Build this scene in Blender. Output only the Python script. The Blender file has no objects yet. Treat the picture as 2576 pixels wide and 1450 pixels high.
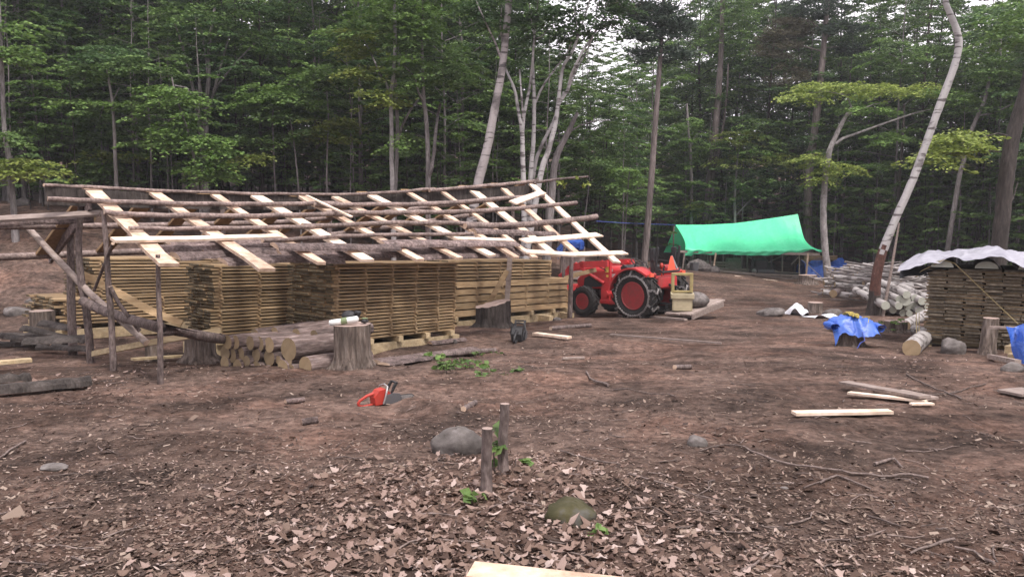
import bpy, math, random
import numpy as np
from mathutils import Vector, Matrix
PI = math.pi
SC = bpy.context.scene
COL = SC.collection
# ------------------------------------------------------------------ camera
EYE = 1.65
FPX = 2000.0                      # focal length in 2576-wide photo pixels
UC, VC, VH = 1288.0, 725.0, 530.0
PITCH = math.atan((VC - VH) / FPX)
CP, SP = math.cos(PITCH), math.sin(PITCH)
cam_d = bpy.data.cameras.new('camera')
cam = bpy.data.objects.new('camera', cam_d)
COL.objects.link(cam)
cam.location = (0, 0, EYE)
cam.rotation_euler = (PI / 2 - PITCH, 0, 0)
cam_d.sensor_width = 36.0
cam_d.lens = 36.0 * FPX / 2576.0
cam_d.clip_start = 0.05
cam_d.clip_end = 600
SC.camera = cam
# ------------------------------------------------------------------ sky and sun
SUN_EL, SUN_AZ = math.radians(60), math.radians(142)   # azimuth from +Y, positive = to the right
wd = bpy.data.worlds.new('World')
SC.world = wd
wd.use_nodes = True
nt = wd.node_tree
bg = nt.nodes['Background']
sky = nt.nodes.new('ShaderNodeTexSky')
sky.sky_type = 'NISHITA'
sky.sun_disc = False
sky.sun_elevation = SUN_EL
sky.sun_rotation = SUN_AZ
sky.air_density = 1.0
sky.dust_density = 5.0
sky.ozone_density = 1.0
# bright thin cloud over the blue: even white overcast with a few thinner places
ntc = nt.nodes.new('ShaderNodeTexCoord')
nno = nt.nodes.new('ShaderNodeTexNoise')
nno.inputs['Scale'].default_value = 3.0
nno.inputs['Detail'].default_value = 5.0
nmr = nt.nodes.new('ShaderNodeMapRange')
nmr.inputs[1].default_value = 0.3
nmr.inputs[2].default_value = 0.6
nmr.inputs[3].default_value = 0.72
nmr.inputs[4].default_value = 0.97
nmx = nt.nodes.new('ShaderNodeMix')
nmx.data_type = 'RGBA'
nmx.inputs[7].default_value = (12.6, 11.8, 12.5, 1)
nt.links.new(ntc.outputs['Generated'], nno.inputs['Vector'])
nt.links.new(nno.outputs['Fac'], nmr.inputs[0])
nt.links.new(nmr.outputs[0], nmx.inputs[0])
nt.links.new(sky.outputs[0], nmx.inputs[6])
nt.links.new(nmx.outputs[2], bg.inputs[0])
bg.inputs[1].default_value = 0.10
sun_d = bpy.data.lights.new('sun', 'SUN')
sun_d.energy = 2.3
sun_d.angle = math.radians(9)
sun_d.color = (1.0, 0.95, 0.9)
sun = bpy.data.objects.new('sun', sun_d)
COL.objects.link(sun)
sdir = Vector((math.sin(SUN_AZ) * math.cos(SUN_EL), math.cos(SUN_AZ) * math.cos(SUN_EL), math.sin(SUN_EL)))
sun.rotation_euler = sdir.to_track_quat('Z', 'Y').to_euler()
sun.location = (0, 0, 30)
SC.view_settings.view_transform = 'Standard'
SC.view_settings.look = 'None'
SC.view_settings.exposure = 0.7
SC.view_settings.gamma = 1.0
SC.cycles.max_bounces = 6
SC.cycles.transparent_max_bounces = 6
SC.cycles.use_adaptive_sampling = True
SC.cycles.adaptive_threshold = 0.02
SC.cycles.use_denoising = True

# ------------------------------------------------------------------ numbers
R = random.Random(11)
NR = np.random.default_rng(5)

def vnoise(x, y, seed=0):
    x = np.asarray(x, float); y = np.asarray(y, float)
    xi = np.floor(x); yi = np.floor(y)
    fx = x - xi; fy = y - yi
    fx = fx * fx * (3 - 2 * fx); fy = fy * fy * (3 - 2 * fy)
    def h(a, b):
        s = np.sin(a * 127.1 + b * 311.7 + seed * 74.7) * 43758.5453
        return s - np.floor(s)
    return ((h(xi, yi) * (1 - fx) + h(xi + 1, yi) * fx) * (1 - fy)
            + (h(xi, yi + 1) * (1 - fx) + h(xi + 1, yi + 1) * fx) * fy) * 2 - 1

def sstep(t):
    t = np.clip(t, 0, 1)
    return t * t * (3 - 2 * t)

def G(x, y):
    """height of the ground, any array shape"""
    x = np.asarray(x, float); y = np.asarray(y, float)
    z = np.where(y > 0, -0.0575 * y, -0.02 * y)
    a = x / np.maximum(y, 4.0)
    hh = np.interp(a, [-.7, -.05, .1, .2, .35, .7], [3.7, 3.7, 2.0, 1.1, .55, .5])
    y0 = np.interp(a, [-.6, -.3, -.1, .2, .5], [17, 21, 25, 26, 28])
    z = z + hh * sstep((y - y0) / 13.0)
    z = z + 0.22 * np.maximum(0, y - 46)
    z = z + 0.12 * np.exp(-((x + 0.05) ** 2 / 1.1 + (y - 5.2) ** 2 / 0.9))
    for cx, cy, ch, cr in ((-1.05, 8.7, .11, .30), (-.75, 8.3, .08, .25), (-1.75, 5.55, .07, .22), (1.9, 11.5, .06, .6), (4.6, 9.0, .05, .5), (-3.4, 7.4, .06, .5)):
        z = z + ch * np.exp(-((x - cx) ** 2 + (y - cy) ** 2) / cr ** 2)
    near = np.exp(-((x) ** 2 + (y - 7) ** 2) / 200.0)
    z = z + 0.07 * vnoise(x * .45, y * .45, 1) + 0.03 * vnoise(x * 1.7, y * 1.7, 2)
    z = z + near * (0.018 * vnoise(x * 5, y * 5, 3) + 0.010 * vnoise(x * 13, y * 13, 4))
    return z

def g1(x, y):
    return float(G(x, y))

def W(u, v, y):
    """the point at forward distance y seen at photo pixel (u, v)"""
    a = (u - UC) / FPX; b = -(v - VC) / FPX
    t = y / (CP + b * SP)
    return Vector((a * t, y, EYE + (-SP + b * CP) * t))

def PX(p):
    dx, dy, dz = p[0], p[1], p[2] - EYE
    f = dy * CP - dz * SP
    up = dy * SP + dz * CP
    return UC + FPX * dx / f, VC - FPX * up / f

def gp(u, v, ymax=60):
    """where the ground is seen at pixel (u, v)"""
    y = 2.5
    while y < ymax:
        p = W(u, v, y)
        if p.z < g1(p.x, p.y):
            break
        y += 0.05
    p = W(u, v, y)
    return Vector((p.x, p.y, g1(p.x, p.y)))

# ------------------------------------------------------------------ mesh building
class MB:
    def __init__(s):
        s.v = []; s.f = []; s.m = []
    def add(s, vs, fs, mi=0):
        o = len(s.v)
        s.v.extend([tuple(p) for p in vs])
        s.f.extend([tuple(i + o for i in f) for f in fs])
        s.m.extend([mi] * len(fs))
    def box(s, c, size, M=None, mi=0, taper=1.0):
        hx, hy, hz = size[0] / 2, size[1] / 2, size[2] / 2
        vs = []
        for z, k in ((-hz, 1.0), (hz, taper)):
            for x, y in ((-hx, -hy), (hx, -hy), (hx, hy), (-hx, hy)):
                p = Vector((x * k, y * k, z))
                if M is not None: p = M @ p
                vs.append(p + Vector(c))
        s.add(vs, [(0, 3, 2, 1), (4, 5, 6, 7), (0, 1, 5, 4), (1, 2, 6, 5), (2, 3, 7, 6), (3, 0, 4, 7)], mi)
    def bbox(s, c, size, M=None, mi=0, b=0.02):
        """box with chamfered edges"""
        hx, hy, hz = size[0] / 2, size[1] / 2, size[2] / 2
        b = min(b, hx * .9, hy * .9, hz * .9)
        rings = []
        for z, k in ((-hz, b), (-hz + b, 0), (hz - b, 0), (hz, b)):
            X, Y = hx - k, hy - k
            bb = b if k == 0 else b * .5
            rings.append([(-X + bb, -Y, z), (X - bb, -Y, z), (X, -Y + bb, z), (X, Y - bb, z),
                          (X - bb, Y, z), (-X + bb, Y, z), (-X, Y - bb, z), (-X, -Y + bb, z)])
        vs = []
        for r in rings:
            for p in r:
                p = Vector(p)
                if M is not None: p = M @ p
                vs.append(p + Vector(c))
        fs = [tuple(range(7, -1, -1)), tuple(range(24, 32))]
        for k in range(3):
            for i in range(8):
                j = (i + 1) % 8
                fs.append((k * 8 + i, k * 8 + j, k * 8 + 8 + j, k * 8 + 8 + i))
        s.add(vs, fs, mi)
    def plank(s, p0, p1, w, t, up=(0, 0, 1), mi=0, seg=1, sag=0.0, wob=0.0, w1=None):
        """board from p0 to p1, width w across, thickness t along up"""
        p0 = Vector(p0); p1 = Vector(p1)
        d = (p1 - p0)
        dn = d.normalized()
        up = Vector(up)
        sd = dn.cross(up).normalized()
        up = sd.cross(dn).normalized()
        if w1 is None: w1 = w
        vs = []
        for i in range(seg + 1):
            k = i / seg
            c = p0 + d * k - Vector((0, 0, 1)) * sag * 4 * k * (1 - k)
            ww = w + (w1 - w) * k
            a = ww / 2 + (R.uniform(-wob, wob) if wob else 0)
            b = ww / 2 + (R.uniform(-wob, wob) if wob else 0)
            vs += [c - sd * a - up * t / 2, c + sd * b - up * t / 2, c + sd * b + up * t / 2, c - sd * a + up * t / 2]
        fs = [(0, 1, 2, 3), tuple(seg * 4 + i for i in (3, 2, 1, 0))]
        for i in range(seg):
            o = i * 4
            for q in range(4):
                r = (q + 1) % 4
                fs.append((o + q, o + 4 + q, o + 4 + r, o + r))
        s.add(vs, fs, mi)
    def slab(s, p0, p1, w, t, up=(0, 0, 1), seg=6, wob=0.02, flat_mi=1, sag=0.0):
        """first cut off a log: bark on the round side (mi 0), sawn below/at the ends (mi 1)"""
        p0 = Vector(p0); p1 = Vector(p1); d = p1 - p0; dn = d.normalized()
        up = Vector(up); sd = dn.cross(up).normalized(); up = sd.cross(dn).normalized()
        n = 7
        vs = []
        for i in range(seg + 1):
            k = i / seg
            c = p0 + d * k + sd * R.uniform(-wob, wob) - Vector((0, 0, 1)) * sag * 4 * k * (1 - k)
            ww = w * (1 + R.uniform(-.12, .12)); tt = t * (1 + R.uniform(-.2, .2))
            for j in range(n):
                a = PI * j / (n - 1)
                vs.append(c + sd * (-math.cos(a) * ww / 2) + up * (math.sin(a) * tt + R.uniform(-.1, .1) * t))
        fb, ff = [], []
        for i in range(seg):
            for j in range(n - 1):
                a = i * n + j
                fb.append((a, a + 1, a + n + 1, a + n))
            ff.append((i * n + n - 1, i * n, i * n + n, i * n + 2 * n - 1))
        ff.append(tuple(range(n - 1, -1, -1)))
        ff.append(tuple(seg * n + j for j in range(n)))
        o = len(s.v)
        s.v.extend([tuple(p) for p in vs])
        s.f.extend([tuple(i + o for i in f) for f in fb + ff])
        s.m.extend([0] * len(fb) + [flat_mi] * len(ff))
    def tube(s, pts, rad, n=8, mi=0, cap=True, capmi=None, jit=0.0, rnd=None):
        """round bar along pts; rad one number or one per point"""
        rnd = rnd or R
        pts = [Vector(p) for p in pts]
        if not hasattr(rad, '__len__'): rad = [rad] * len(pts)
        t0 = (pts[1] - pts[0]).normalized()
        ref = Vector((0, 0, 1)) if abs(t0.z) < .9 else Vector((1, 0, 0))
        x = t0.cross(ref).normalized()
        vs = []
        for i, p in enumerate(pts):
            if i == 0: t = t0
            elif i == len(pts) - 1: t = (pts[i] - pts[i - 1]).normalized()
            else: t = (pts[i + 1] - pts[i - 1]).normalized()
            x = (x - t * x.dot(t)).normalized()
            y = t.cross(x)
            for k in range(n):
                a = 2 * PI * k / n
                r = rad[i] * (1 + (rnd.uniform(-jit, jit) if jit else 0))
                vs.append(p + x * math.cos(a) * r + y * math.sin(a) * r)
        fs = []
        for i in range(len(pts) - 1):
            for k in range(n):
                l = (k + 1) % n
                fs.append((i * n + k, i * n + l, i * n + n + l, i * n + n + k))
        s.add(vs, fs, mi)
        if cap:
            e = (len(pts) - 1) * n
            s.add(vs[:n], [tuple(range(n - 1, -1, -1))], mi if capmi is None else capmi)
            s.add(vs[e:e + n], [tuple(range(n))], mi if capmi is None else capmi)
    def lathe(s, prof, n=20, M=None, mi=0, closed=False):
        """profile of (axial, radius) turned about local Y"""
        vs = []
        for (ax, r) in prof:
            for k in range(n):
                a = 2 * PI * k / n
                p = Vector((r * math.cos(a), ax, r * math.sin(a)))
                vs.append(M @ p if M is not None else p)
        m = len(prof); fs = []
        for i in range(m if closed else m - 1):
            i2 = (i + 1) % m
            for k in range(n):
                l = (k + 1) % n
                fs.append((i * n + k, i2 * n + k, i2 * n + l, i * n + l))
        if not closed:
            fs.append(tuple(range(n))); fs.append(tuple((m - 1) * n + k for k in range(n - 1, -1, -1)))
        s.add(vs, fs, mi)
    def prism(s, poly, h0, h1, axis='Y', mi=0, M=None):
        """outline poly of (a, b) pairs extruded between h0 and h1; axis Y: (x, z) outline"""
        def q(a, b, h):
            p = Vector((a, h, b)) if axis == 'Y' else (Vector((a, b, h)) if axis == 'Z' else Vector((h, a, b)))
            return M @ p if M is not None else p
        n = len(poly)
        vs = [q(a, b, h0) for a, b in poly] + [q(a, b, h1) for a, b in poly]
        fs = [tuple(range(n)), tuple(range(2 * n - 1, n - 1, -1))]
        for i in range(n):
            j = (i + 1) % n
            fs.append((i, i + n, j + n, j))
        s.add(vs, fs, mi)
    def blob(s, c, rad, n=10, m=7, jit=.12, M=None, mi=0, seed=0, cut=-1.0):
        """uneven boulder-like lump"""
        rr = random.Random(seed)
        vs = []; fs = []
        ph = [rr.uniform(0, 6.28) for _ in range(6)]
        for i in range(m + 1):
            th = PI * i / m
            for k in range(n):
                a = 2 * PI * k / n
                d = Vector((math.sin(th) * math.cos(a), math.sin(th) * math.sin(a), math.cos(th)))
                f = 1 + jit * (math.sin(2 * a + ph[0]) * math.sin(th) + .6 * math.sin(3 * a + ph[1] + 2 * th) + .6 * math.sin(3 * th + ph[2])) + rr.uniform(-jit, jit) * .35 * math.sin(th)
                p = Vector((d.x * rad[0] * f, d.y * rad[1] * f, max(d.z, cut) * rad[2] * f))
                if M is not None: p = M @ p
                vs.append(p + Vector(c))
        for i in range(m):
            for k in range(n):
                l = (k + 1) % n
                fs.append((i * n + k, i * n + n + k, i * n + n + l, i * n + l))
        s.add(vs, fs, mi)
    def sheet(s, grid, mi=0, thick=0.0):
        """grid[i][j] of points as a sheet; thick gives it a second side below"""
        m, n = len(grid), len(grid[0])
        vs = [p for r in grid for p in r]
        fs = [(i * n + j, i * n + j + 1, i * n + n + j + 1, i * n + n + j) for i in range(m - 1) for j in range(n - 1)]
        s.add(vs, fs, mi)
    def build(s, name, mats, parent=None, origin=(0, 0, 0), smooth=False, auto=None):
        me = bpy.data.meshes.new(name)
        o = Vector(origin)
        me.from_pydata([(p[0] - o.x, p[1] - o.y, p[2] - o.z) for p in s.v], [], s.f)
        if not isinstance(mats, (list, tuple)): mats = [mats]
        for m in mats: me.materials.append(m)
        if len(mats) > 1:
            me.polygons.foreach_set('material_index', s.m)
        if smooth:
            me.polygons.foreach_set('use_smooth', [True] * len(me.polygons))
        me.update()
        if auto is not None:
            me.set_sharp_from_angle(angle=math.radians(auto))
        ob = bpy.data.objects.new(name, me)
        COL.objects.link(ob)
        if parent is not None:
            ob.parent = parent
        else:
            ob.location = origin
        return ob

def quads_mesh(name, V, mats, mi=None, k=4):
    """fast mesh from an (N, k, 3) array: N separate k-sided faces"""
    N = V.shape[0]
    me = bpy.data.meshes.new(name)
    me.vertices.add(N * k)
    me.vertices.foreach_set('co', V.reshape(-1).astype(np.float32))
    me.loops.add(N * k)
    me.loops.foreach_set('vertex_index', np.arange(N * k, dtype=np.int32))
    me.polygons.add(N)
    me.polygons.foreach_set('loop_start', np.arange(0, N * k, k, dtype=np.int32))
    try:
        me.polygons.foreach_set('loop_total', np.full(N, k, dtype=np.int32))
    except Exception:
        pass
    if not isinstance(mats, (list, tuple)): mats = [mats]
    for m in mats: me.materials.append(m)
    if mi is not None:
        me.polygons.foreach_set('material_index', np.asarray(mi, dtype=np.int32))
    me.update(calc_edges=True)
    me.validate()
    return me

def tri_mesh(name, V, F, mats, smooth=False):
    me = bpy.data.meshes.new(name)
    me.from_pydata(V.tolist(), [], F.tolist())
    if not isinstance(mats, (list, tuple)): mats = [mats]
    for m in mats: me.materials.append(m)
    if smooth: me.polygons.foreach_set('use_smooth', [True] * len(me.polygons))
    me.update()
    return me

def tag(o, label=None, cat=None, group=None, kind=None):
    if label: o['label'] = label
    if cat: o['category'] = cat
    if group: o['group'] = group
    if kind: o['kind'] = kind
    return o

def thing(name, label, cat, loc=(0, 0, 0), group=None, rotz=0):
    o = bpy.data.objects.new(name, None)
    COL.objects.link(o)
    o.location = loc
    o.rotation_euler = (0, 0, rotz)
    o.empty_display_size = .2
    return tag(o, label, cat, group)

def mesh_obj(name, me, parent=None, loc=None, M=None):
    o = bpy.data.objects.new(name, me)
    COL.objects.link(o)
    if parent is not None: o.parent = parent
    if loc is not None: o.location = loc
    if M is not None: o.matrix_world = M
    return o

def axes(d, n, p):
    """matrix with X along d, Y near n, origin p"""
    x = Vector(d).normalized()
    z = x.cross(Vector(n)).normalized()
    y = z.cross(x)
    return Matrix(((x.x, y.x, z.x, p[0]), (x.y, y.y, z.y, p[1]), (x.z, y.z, z.z, p[2]), (0, 0, 0, 1)))
# ------------------------------------------------------------------ materials
def new_mat(name):
    m = bpy.data.materials.new(name)
    m.use_nodes = True
    return m, m.node_tree, m.node_tree.nodes['Principled BSDF']

def ramp(nt, stops):
    r = nt.nodes.new('ShaderNodeValToRGB')
    e = r.color_ramp.elements
    while len(e) < len(stops): e.new(0.5)
    for i, (p, c) in enumerate(stops):
        e[i].position = p
        e[i].color = (c[0], c[1], c[2], 1)
    return r

def nmat(name, stops, stretch=(1, 1, 1), nscale=6.0, detail=6.0, rough=.85, bump=.4, bdist=.02, spec=.25,
         big=None, rnd=0.0, island=0.0, metal=0.0, dist=0.0, fine=None):
    """noise-driven surface. big=(scale, dark factor): large uneven tone. rnd: tone per object"""
    m, nt, b = new_mat(name)
    L = nt.links.new
    tc = nt.nodes.new('ShaderNodeTexCoord')
    mp = nt.nodes.new('ShaderNodeMapping')
    mp.inputs['Scale'].default_value = stretch
    L(tc.outputs['Object'], mp.inputs[0])
    vec = mp.outputs[0]
    if rnd or island:
        oi = nt.nodes.new('ShaderNodeObjectInfo')
        ad = nt.nodes.new('ShaderNodeVectorMath'); ad.operation = 'ADD'
        cm = nt.nodes.new('ShaderNodeVectorMath'); cm.operation = 'SCALE'
        cb = nt.nodes.new('ShaderNodeCombineXYZ')
        for i in range(3): L(oi.outputs['Random'], cb.inputs[i])
        L(cb.outputs[0], cm.inputs[0]); cm.inputs['Scale'].default_value = 37.0
        L(vec, ad.inputs[0]); L(cm.outputs[0], ad.inputs[1])
        vec = ad.outputs[0]
    n = nt.nodes.new('ShaderNodeTexNoise')
    n.inputs['Scale'].default_value = nscale
    n.inputs['Detail'].default_value = detail
    n.inputs['Roughness'].default_value = .65
    n.inputs['Distortion'].default_value = dist
    L(vec, n.inputs['Vector'])
    r = ramp(nt, stops)
    L(n.outputs['Fac'], r.inputs[0])
    colr = r.outputs[0]
    def mul(col, valout):
        mx = nt.nodes.new('ShaderNodeMix'); mx.data_type = 'RGBA'; mx.blend_type = 'MULTIPLY'
        mx.inputs[0].default_value = 1.0
        L(col, mx.inputs[6]); L(valout, mx.inputs[7])
        return mx.outputs[2]
    if big:
        n2 = nt.nodes.new('ShaderNodeTexNoise')
        n2.inputs['Scale'].default_value = big[0]; n2.inputs['Detail'].default_value = 3
        L(vec, n2.inputs['Vector'])
        mr = nt.nodes.new('ShaderNodeMapRange')
        mr.inputs[1].default_value = .35; mr.inputs[2].default_value = .65
        mr.inputs[3].default_value = big[1]; mr.inputs[4].default_value = 1.15
        L(n2.outputs['Fac'], mr.inputs[0])
        colr = mul(colr, mr.outputs[0])
    if rnd:
        mr = nt.nodes.new('ShaderNodeMapRange')
        mr.inputs[3].default_value = 1 - rnd; mr.inputs[4].default_value = 1 + rnd
        L(oi.outputs['Random'], mr.inputs[0])
        colr = mul(colr, mr.outputs[0])
    if island:
        ge = nt.nodes.new('ShaderNodeNewGeometry')
        mr = nt.nodes.new('ShaderNodeMapRange')
        mr.inputs[3].default_value = 1 - island; mr.inputs[4].default_value = 1 + island
        L(ge.outputs['Random Per Island'], mr.inputs[0])
        colr = mul(colr, mr.outputs[0])
    L(colr, b.inputs['Base Color'])
    b.inputs['Roughness'].default_value = rough
    b.inputs['Metallic'].default_value = metal
    b.inputs['Specular IOR Level'].default_value = spec
    if bump:
        bp = nt.nodes.new('ShaderNodeBump')
        bp.inputs['Strength'].default_value = bump
        bp.inputs['Distance'].default_value = bdist
        src = n.outputs['Fac']
        if fine:
            n3 = nt.nodes.new('ShaderNodeTexNoise')
            n3.inputs['Scale'].default_value = fine; n3.inputs['Detail'].default_value = 4
            L(vec, n3.inputs['Vector'])
            src = n3.outputs['Fac']
        L(src, bp.inputs['Height'])
        L(bp.outputs[0], b.inputs['Normal'])
    return m

def leaf_mat(name, stops, trans=.35, rough=.55, objvar=.25):
    """leaf: colour from the random number of each leaf, lets light through"""
    m, nt, b = new_mat(name)
    L = nt.links.new
    ge = nt.nodes.new('ShaderNodeNewGeometry')
    oi = nt.nodes.new('ShaderNodeObjectInfo')
    r = ramp(nt, stops)
    L(ge.outputs['Random Per Island'], r.inputs[0])
    mr = nt.nodes.new('ShaderNodeMapRange')
    mr.inputs[3].default_value = 1 - objvar; mr.inputs[4].default_value = 1 + objvar
    L(oi.outputs['Random'], mr.inputs[0])
    mx = nt.nodes.new('ShaderNodeMix'); mx.data_type = 'RGBA'; mx.blend_type = 'MULTIPLY'
    mx.inputs[0].default_value = 1
    L(r.outputs[0], mx.inputs[6]); L(mr.outputs[0], mx.inputs[7])
    L(mx.outputs[2], b.inputs['Base Color'])
    b.inputs['Roughness'].default_value = rough
    b.inputs['Specular IOR Level'].default_value = .25
    if trans:
        tr = nt.nodes.new('ShaderNodeBsdfTranslucent')
        L(mx.outputs[2], tr.inputs['Color'])
        ms = nt.nodes.new('ShaderNodeMixShader')
        ms.inputs[0].default_value = trans
        L(b.outputs[0], ms.inputs[1]); L(tr.outputs[0], ms.inputs[2])
        L(ms.outputs[0], nt.nodes['Material Output'].inputs['Surface'])
    return m

def flat(name, c, rough=.5, metal=0.0, spec=.4, dirt=.12, dscale=14, dcol=(.12, .09, .07), coat=0.0):
    """paint, plastic, rubber: one colour with faint uneven dirt"""
    m, nt, b = new_mat(name)
    L = nt.links.new
    tc = nt.nodes.new('ShaderNodeTexCoord')
    n = nt.nodes.new('ShaderNodeTexNoise')
    n.inputs['Scale'].default_value = dscale; n.inputs['Detail'].default_value = 7; n.inputs['Roughness'].default_value = .7
    L(tc.outputs['Object'], n.inputs['Vector'])
    mr = nt.nodes.new('ShaderNodeMapRange')
    mr.inputs[1].default_value = .42; mr.inputs[2].default_value = .72
    mr.inputs[3].default_value = 0; mr.inputs[4].default_value = min(1, dirt * 4)
    L(n.outputs['Fac'], mr.inputs[0])
    mx = nt.nodes.new('ShaderNodeMix'); mx.data_type = 'RGBA'
    mx.inputs[6].default_value = (*c, 1); mx.inputs[7].default_value = (*dcol, 1)
    L(mr.outputs[0], mx.inputs[0])
    L(mx.outputs[2], b.inputs['Base Color'])
    ra = nt.nodes.new('ShaderNodeMapRange')
    ra.inputs[3].default_value = rough * .8; ra.inputs[4].default_value = min(1, rough * 1.4)
    L(n.outputs['Fac'], ra.inputs[0]); L(ra.outputs[0], b.inputs['Roughness'])
    b.inputs['Metallic'].default_value = metal
    b.inputs['Specular IOR Level'].default_value = spec
    b.inputs['Coat Weight'].default_value = coat
    return m

def birch_mat(name, white, dark, hs=1.0):
    """pale bark with dark cross streaks and patches"""
    m, nt, b = new_mat(name)
    L = nt.links.new
    tc = nt.nodes.new('ShaderNodeTexCoord')
    def nz(sc, scale, det, dist=0):
        mp = nt.nodes.new('ShaderNodeMapping'); mp.inputs['Scale'].default_value = sc
        n = nt.nodes.new('ShaderNodeTexNoise')
        n.inputs['Scale'].default_value = scale; n.inputs['Detail'].default_value = det; n.inputs['Distortion'].default_value = dist
        L(tc.outputs['Object'], mp.inputs[0]); L(mp.outputs[0], n.inputs['Vector'])
        return n.outputs['Fac']
    streak = nz((1.2, 1.2, 5), 1.6 * hs, 5)
    patch = nz((1, 1, 1.6), 1.5 * hs, 5, .5)
    fine = nz((3, 3, 14), 6 * hs, 3)
    r1 = ramp(nt, [(0, (1, 1, 1)), (.545, (1, 1, 1)), (.62, (.05, .05, .05))])
    r2 = ramp(nt, [(0, (1, 1, 1)), (.55, (.9, .9, .9)), (.68, (.22, .22, .22))])
    r3 = ramp(nt, [(0, (.55, .55, .55)), (.5, (.9, .9, .9)), (1, (1, 1, 1))])
    L(streak, r1.inputs[0]); L(patch, r2.inputs[0]); L(fine, r3.inputs[0])
    ma = nt.nodes.new('ShaderNodeMath'); ma.operation = 'MULTIPLY'
    L(r1.outputs[0], ma.inputs[0]); L(r2.outputs[0], ma.inputs[1])
    mb_ = nt.nodes.new('ShaderNodeMath'); mb_.operation = 'MULTIPLY'
    L(ma.outputs[0], mb_.inputs[0]); L(r3.outputs[0], mb_.inputs[1])
    mx = nt.nodes.new('ShaderNodeMix'); mx.data_type = 'RGBA'
    mx.inputs[6].default_value = (*dark, 1); mx.inputs[7].default_value = (*white, 1)
    L(mb_.outputs[0], mx.inputs[0])
    L(mx.outputs[2], b.inputs['Base Color'])
    b.inputs['Roughness'].default_value = .75
    bp = nt.nodes.new('ShaderNodeBump'); bp.inputs['Strength'].default_value = .35; bp.inputs['Distance'].default_value = .02
    L(mb_.outputs[0], bp.inputs['Height']); L(bp.outputs[0], b.inputs['Normal'])
    return m

def ring_mat(name, c1, c2, scale=28, rough=.8, axis='X'):
    """sawn end of a log: growth rings about the object's own axis"""
    m, nt, b = new_mat(name)
    L = nt.links.new
    tc = nt.nodes.new('ShaderNodeTexCoord')
    w = nt.nodes.new('ShaderNodeTexWave')
    w.wave_type = 'RINGS'; w.rings_direction = axis
    w.inputs['Scale'].default_value = scale
    w.inputs['Distortion'].default_value = 2.2
    w.inputs['Detail'].default_value = 3
    w.inputs['Detail Scale'].default_value = 1.5
    n = nt.nodes.new('ShaderNodeTexNoise'); n.inputs['Scale'].default_value = 9; n.inputs['Detail'].default_value = 5
    L(tc.outputs['Object'], w.inputs['Vector']); L(tc.outputs['Object'], n.inputs['Vector'])
    ad = nt.nodes.new('ShaderNodeMath'); ad.operation = 'MULTIPLY_ADD'
    ad.inputs[1].default_value = .45
    L(w.outputs['Fac'], ad.inputs[0]); L(n.outputs['Fac'], ad.inputs[2])
    r = ramp(nt, [(.25, c1), (.85, c2)])
    L(ad.outputs[0], r.inputs[0])
    oi = nt.nodes.new('ShaderNodeObjectInfo')
    mr = nt.nodes.new('ShaderNodeMapRange')
    mr.inputs[3].default_value = .72; mr.inputs[4].default_value = 1.25
    L(oi.outputs['Random'], mr.inputs[0])
    mx = nt.nodes.new('ShaderNodeMix'); mx.data_type = 'RGBA'; mx.blend_type = 'MULTIPLY'; mx.inputs[0].default_value = 1
    L(r.outputs[0], mx.inputs[6]); L(mr.outputs[0], mx.inputs[7])
    L(mx.outputs[2], b.inputs['Base Color'])
    b.inputs['Roughness'].default_value = rough
    return m

def tarp_mat(name, c, c2, rough=.45, trans=.0, wr=10, bump=.5):
    m, nt, b = new_mat(name)
    L = nt.links.new
    tc = nt.nodes.new('ShaderNodeTexCoord')
    n = nt.nodes.new('ShaderNodeTexNoise'); n.inputs['Scale'].default_value = wr; n.inputs['Detail'].default_value = 4; n.inputs['Distortion'].default_value = 1.0
    L(tc.outputs['Object'], n.inputs['Vector'])
    r = ramp(nt, [(.3, c2), (.7, c)])
    L(n.outputs['Fac'], r.inputs[0])
    L(r.outputs[0], b.inputs['Base Color'])
    b.inputs['Roughness'].default_value = rough
    bp = nt.nodes.new('ShaderNodeBump'); bp.inputs['Strength'].default_value = bump; bp.inputs['Distance'].default_value = .03
    L(n.outputs['Fac'], bp.inputs['Height']); L(bp.outputs[0], b.inputs['Normal'])
    if trans:
        tr = nt.nodes.new('ShaderNodeBsdfTranslucent')
        L(r.outputs[0], tr.inputs['Color'])
        ms = nt.nodes.new('ShaderNodeMixShader'); ms.inputs[0].default_value = trans
        L(b.outputs[0], ms.inputs[1]); L(tr.outputs[0], ms.inputs[2])
        L(ms.outputs[0], nt.nodes['Material Output'].inputs['Surface'])
    return m

M = {}
M['bark_grey'] = nmat('bark_grey', [(.3, (.11, .095, .09)), (.55, (.24, .215, .21)), (.75, (.36, .33, .325))], (6, 6, 1.2), 3.5, 7, bump=.8, bdist=.03, big=(.6, .6))
M['bark_dark'] = nmat('bark_dark', [(.3, (.028, .022, .02)), (.6, (.09, .075, .068)), (.8, (.15, .13, .12))], (6, 6, 1.2), 3.5, 7, bump=.9, bdist=.04, big=(.6, .6))
M['bark_pale'] = nmat('bark_pale', [(.3, (.17, .15, .145)), (.55, (.33, .305, .30)), (.75, (.46, .43, .425))], (3, 3, 2), 2.5, 7, bump=.5, bdist=.02, big=(.6, .65))
M['bark_pine'] = nmat('bark_pine', [(.3, (.08, .064, .058)), (.55, (.20, .165, .155)), (.8, (.31, .265, .25))], (7, 7, 1.0), 3.0, 7, bump=.9, bdist=.04, big=(.5, .6))
M['birch_white'] = birch_mat('birch_white', (.46, .44, .435), (.09, .075, .075))
M['birch_grey'] = birch_mat('birch_grey', (.40, .36, .355), (.06, .05, .05), .8)
M['birch_log'] = birch_mat('birch_log', (.42, .39, .375), (.08, .065, .06), 2.0)
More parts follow.
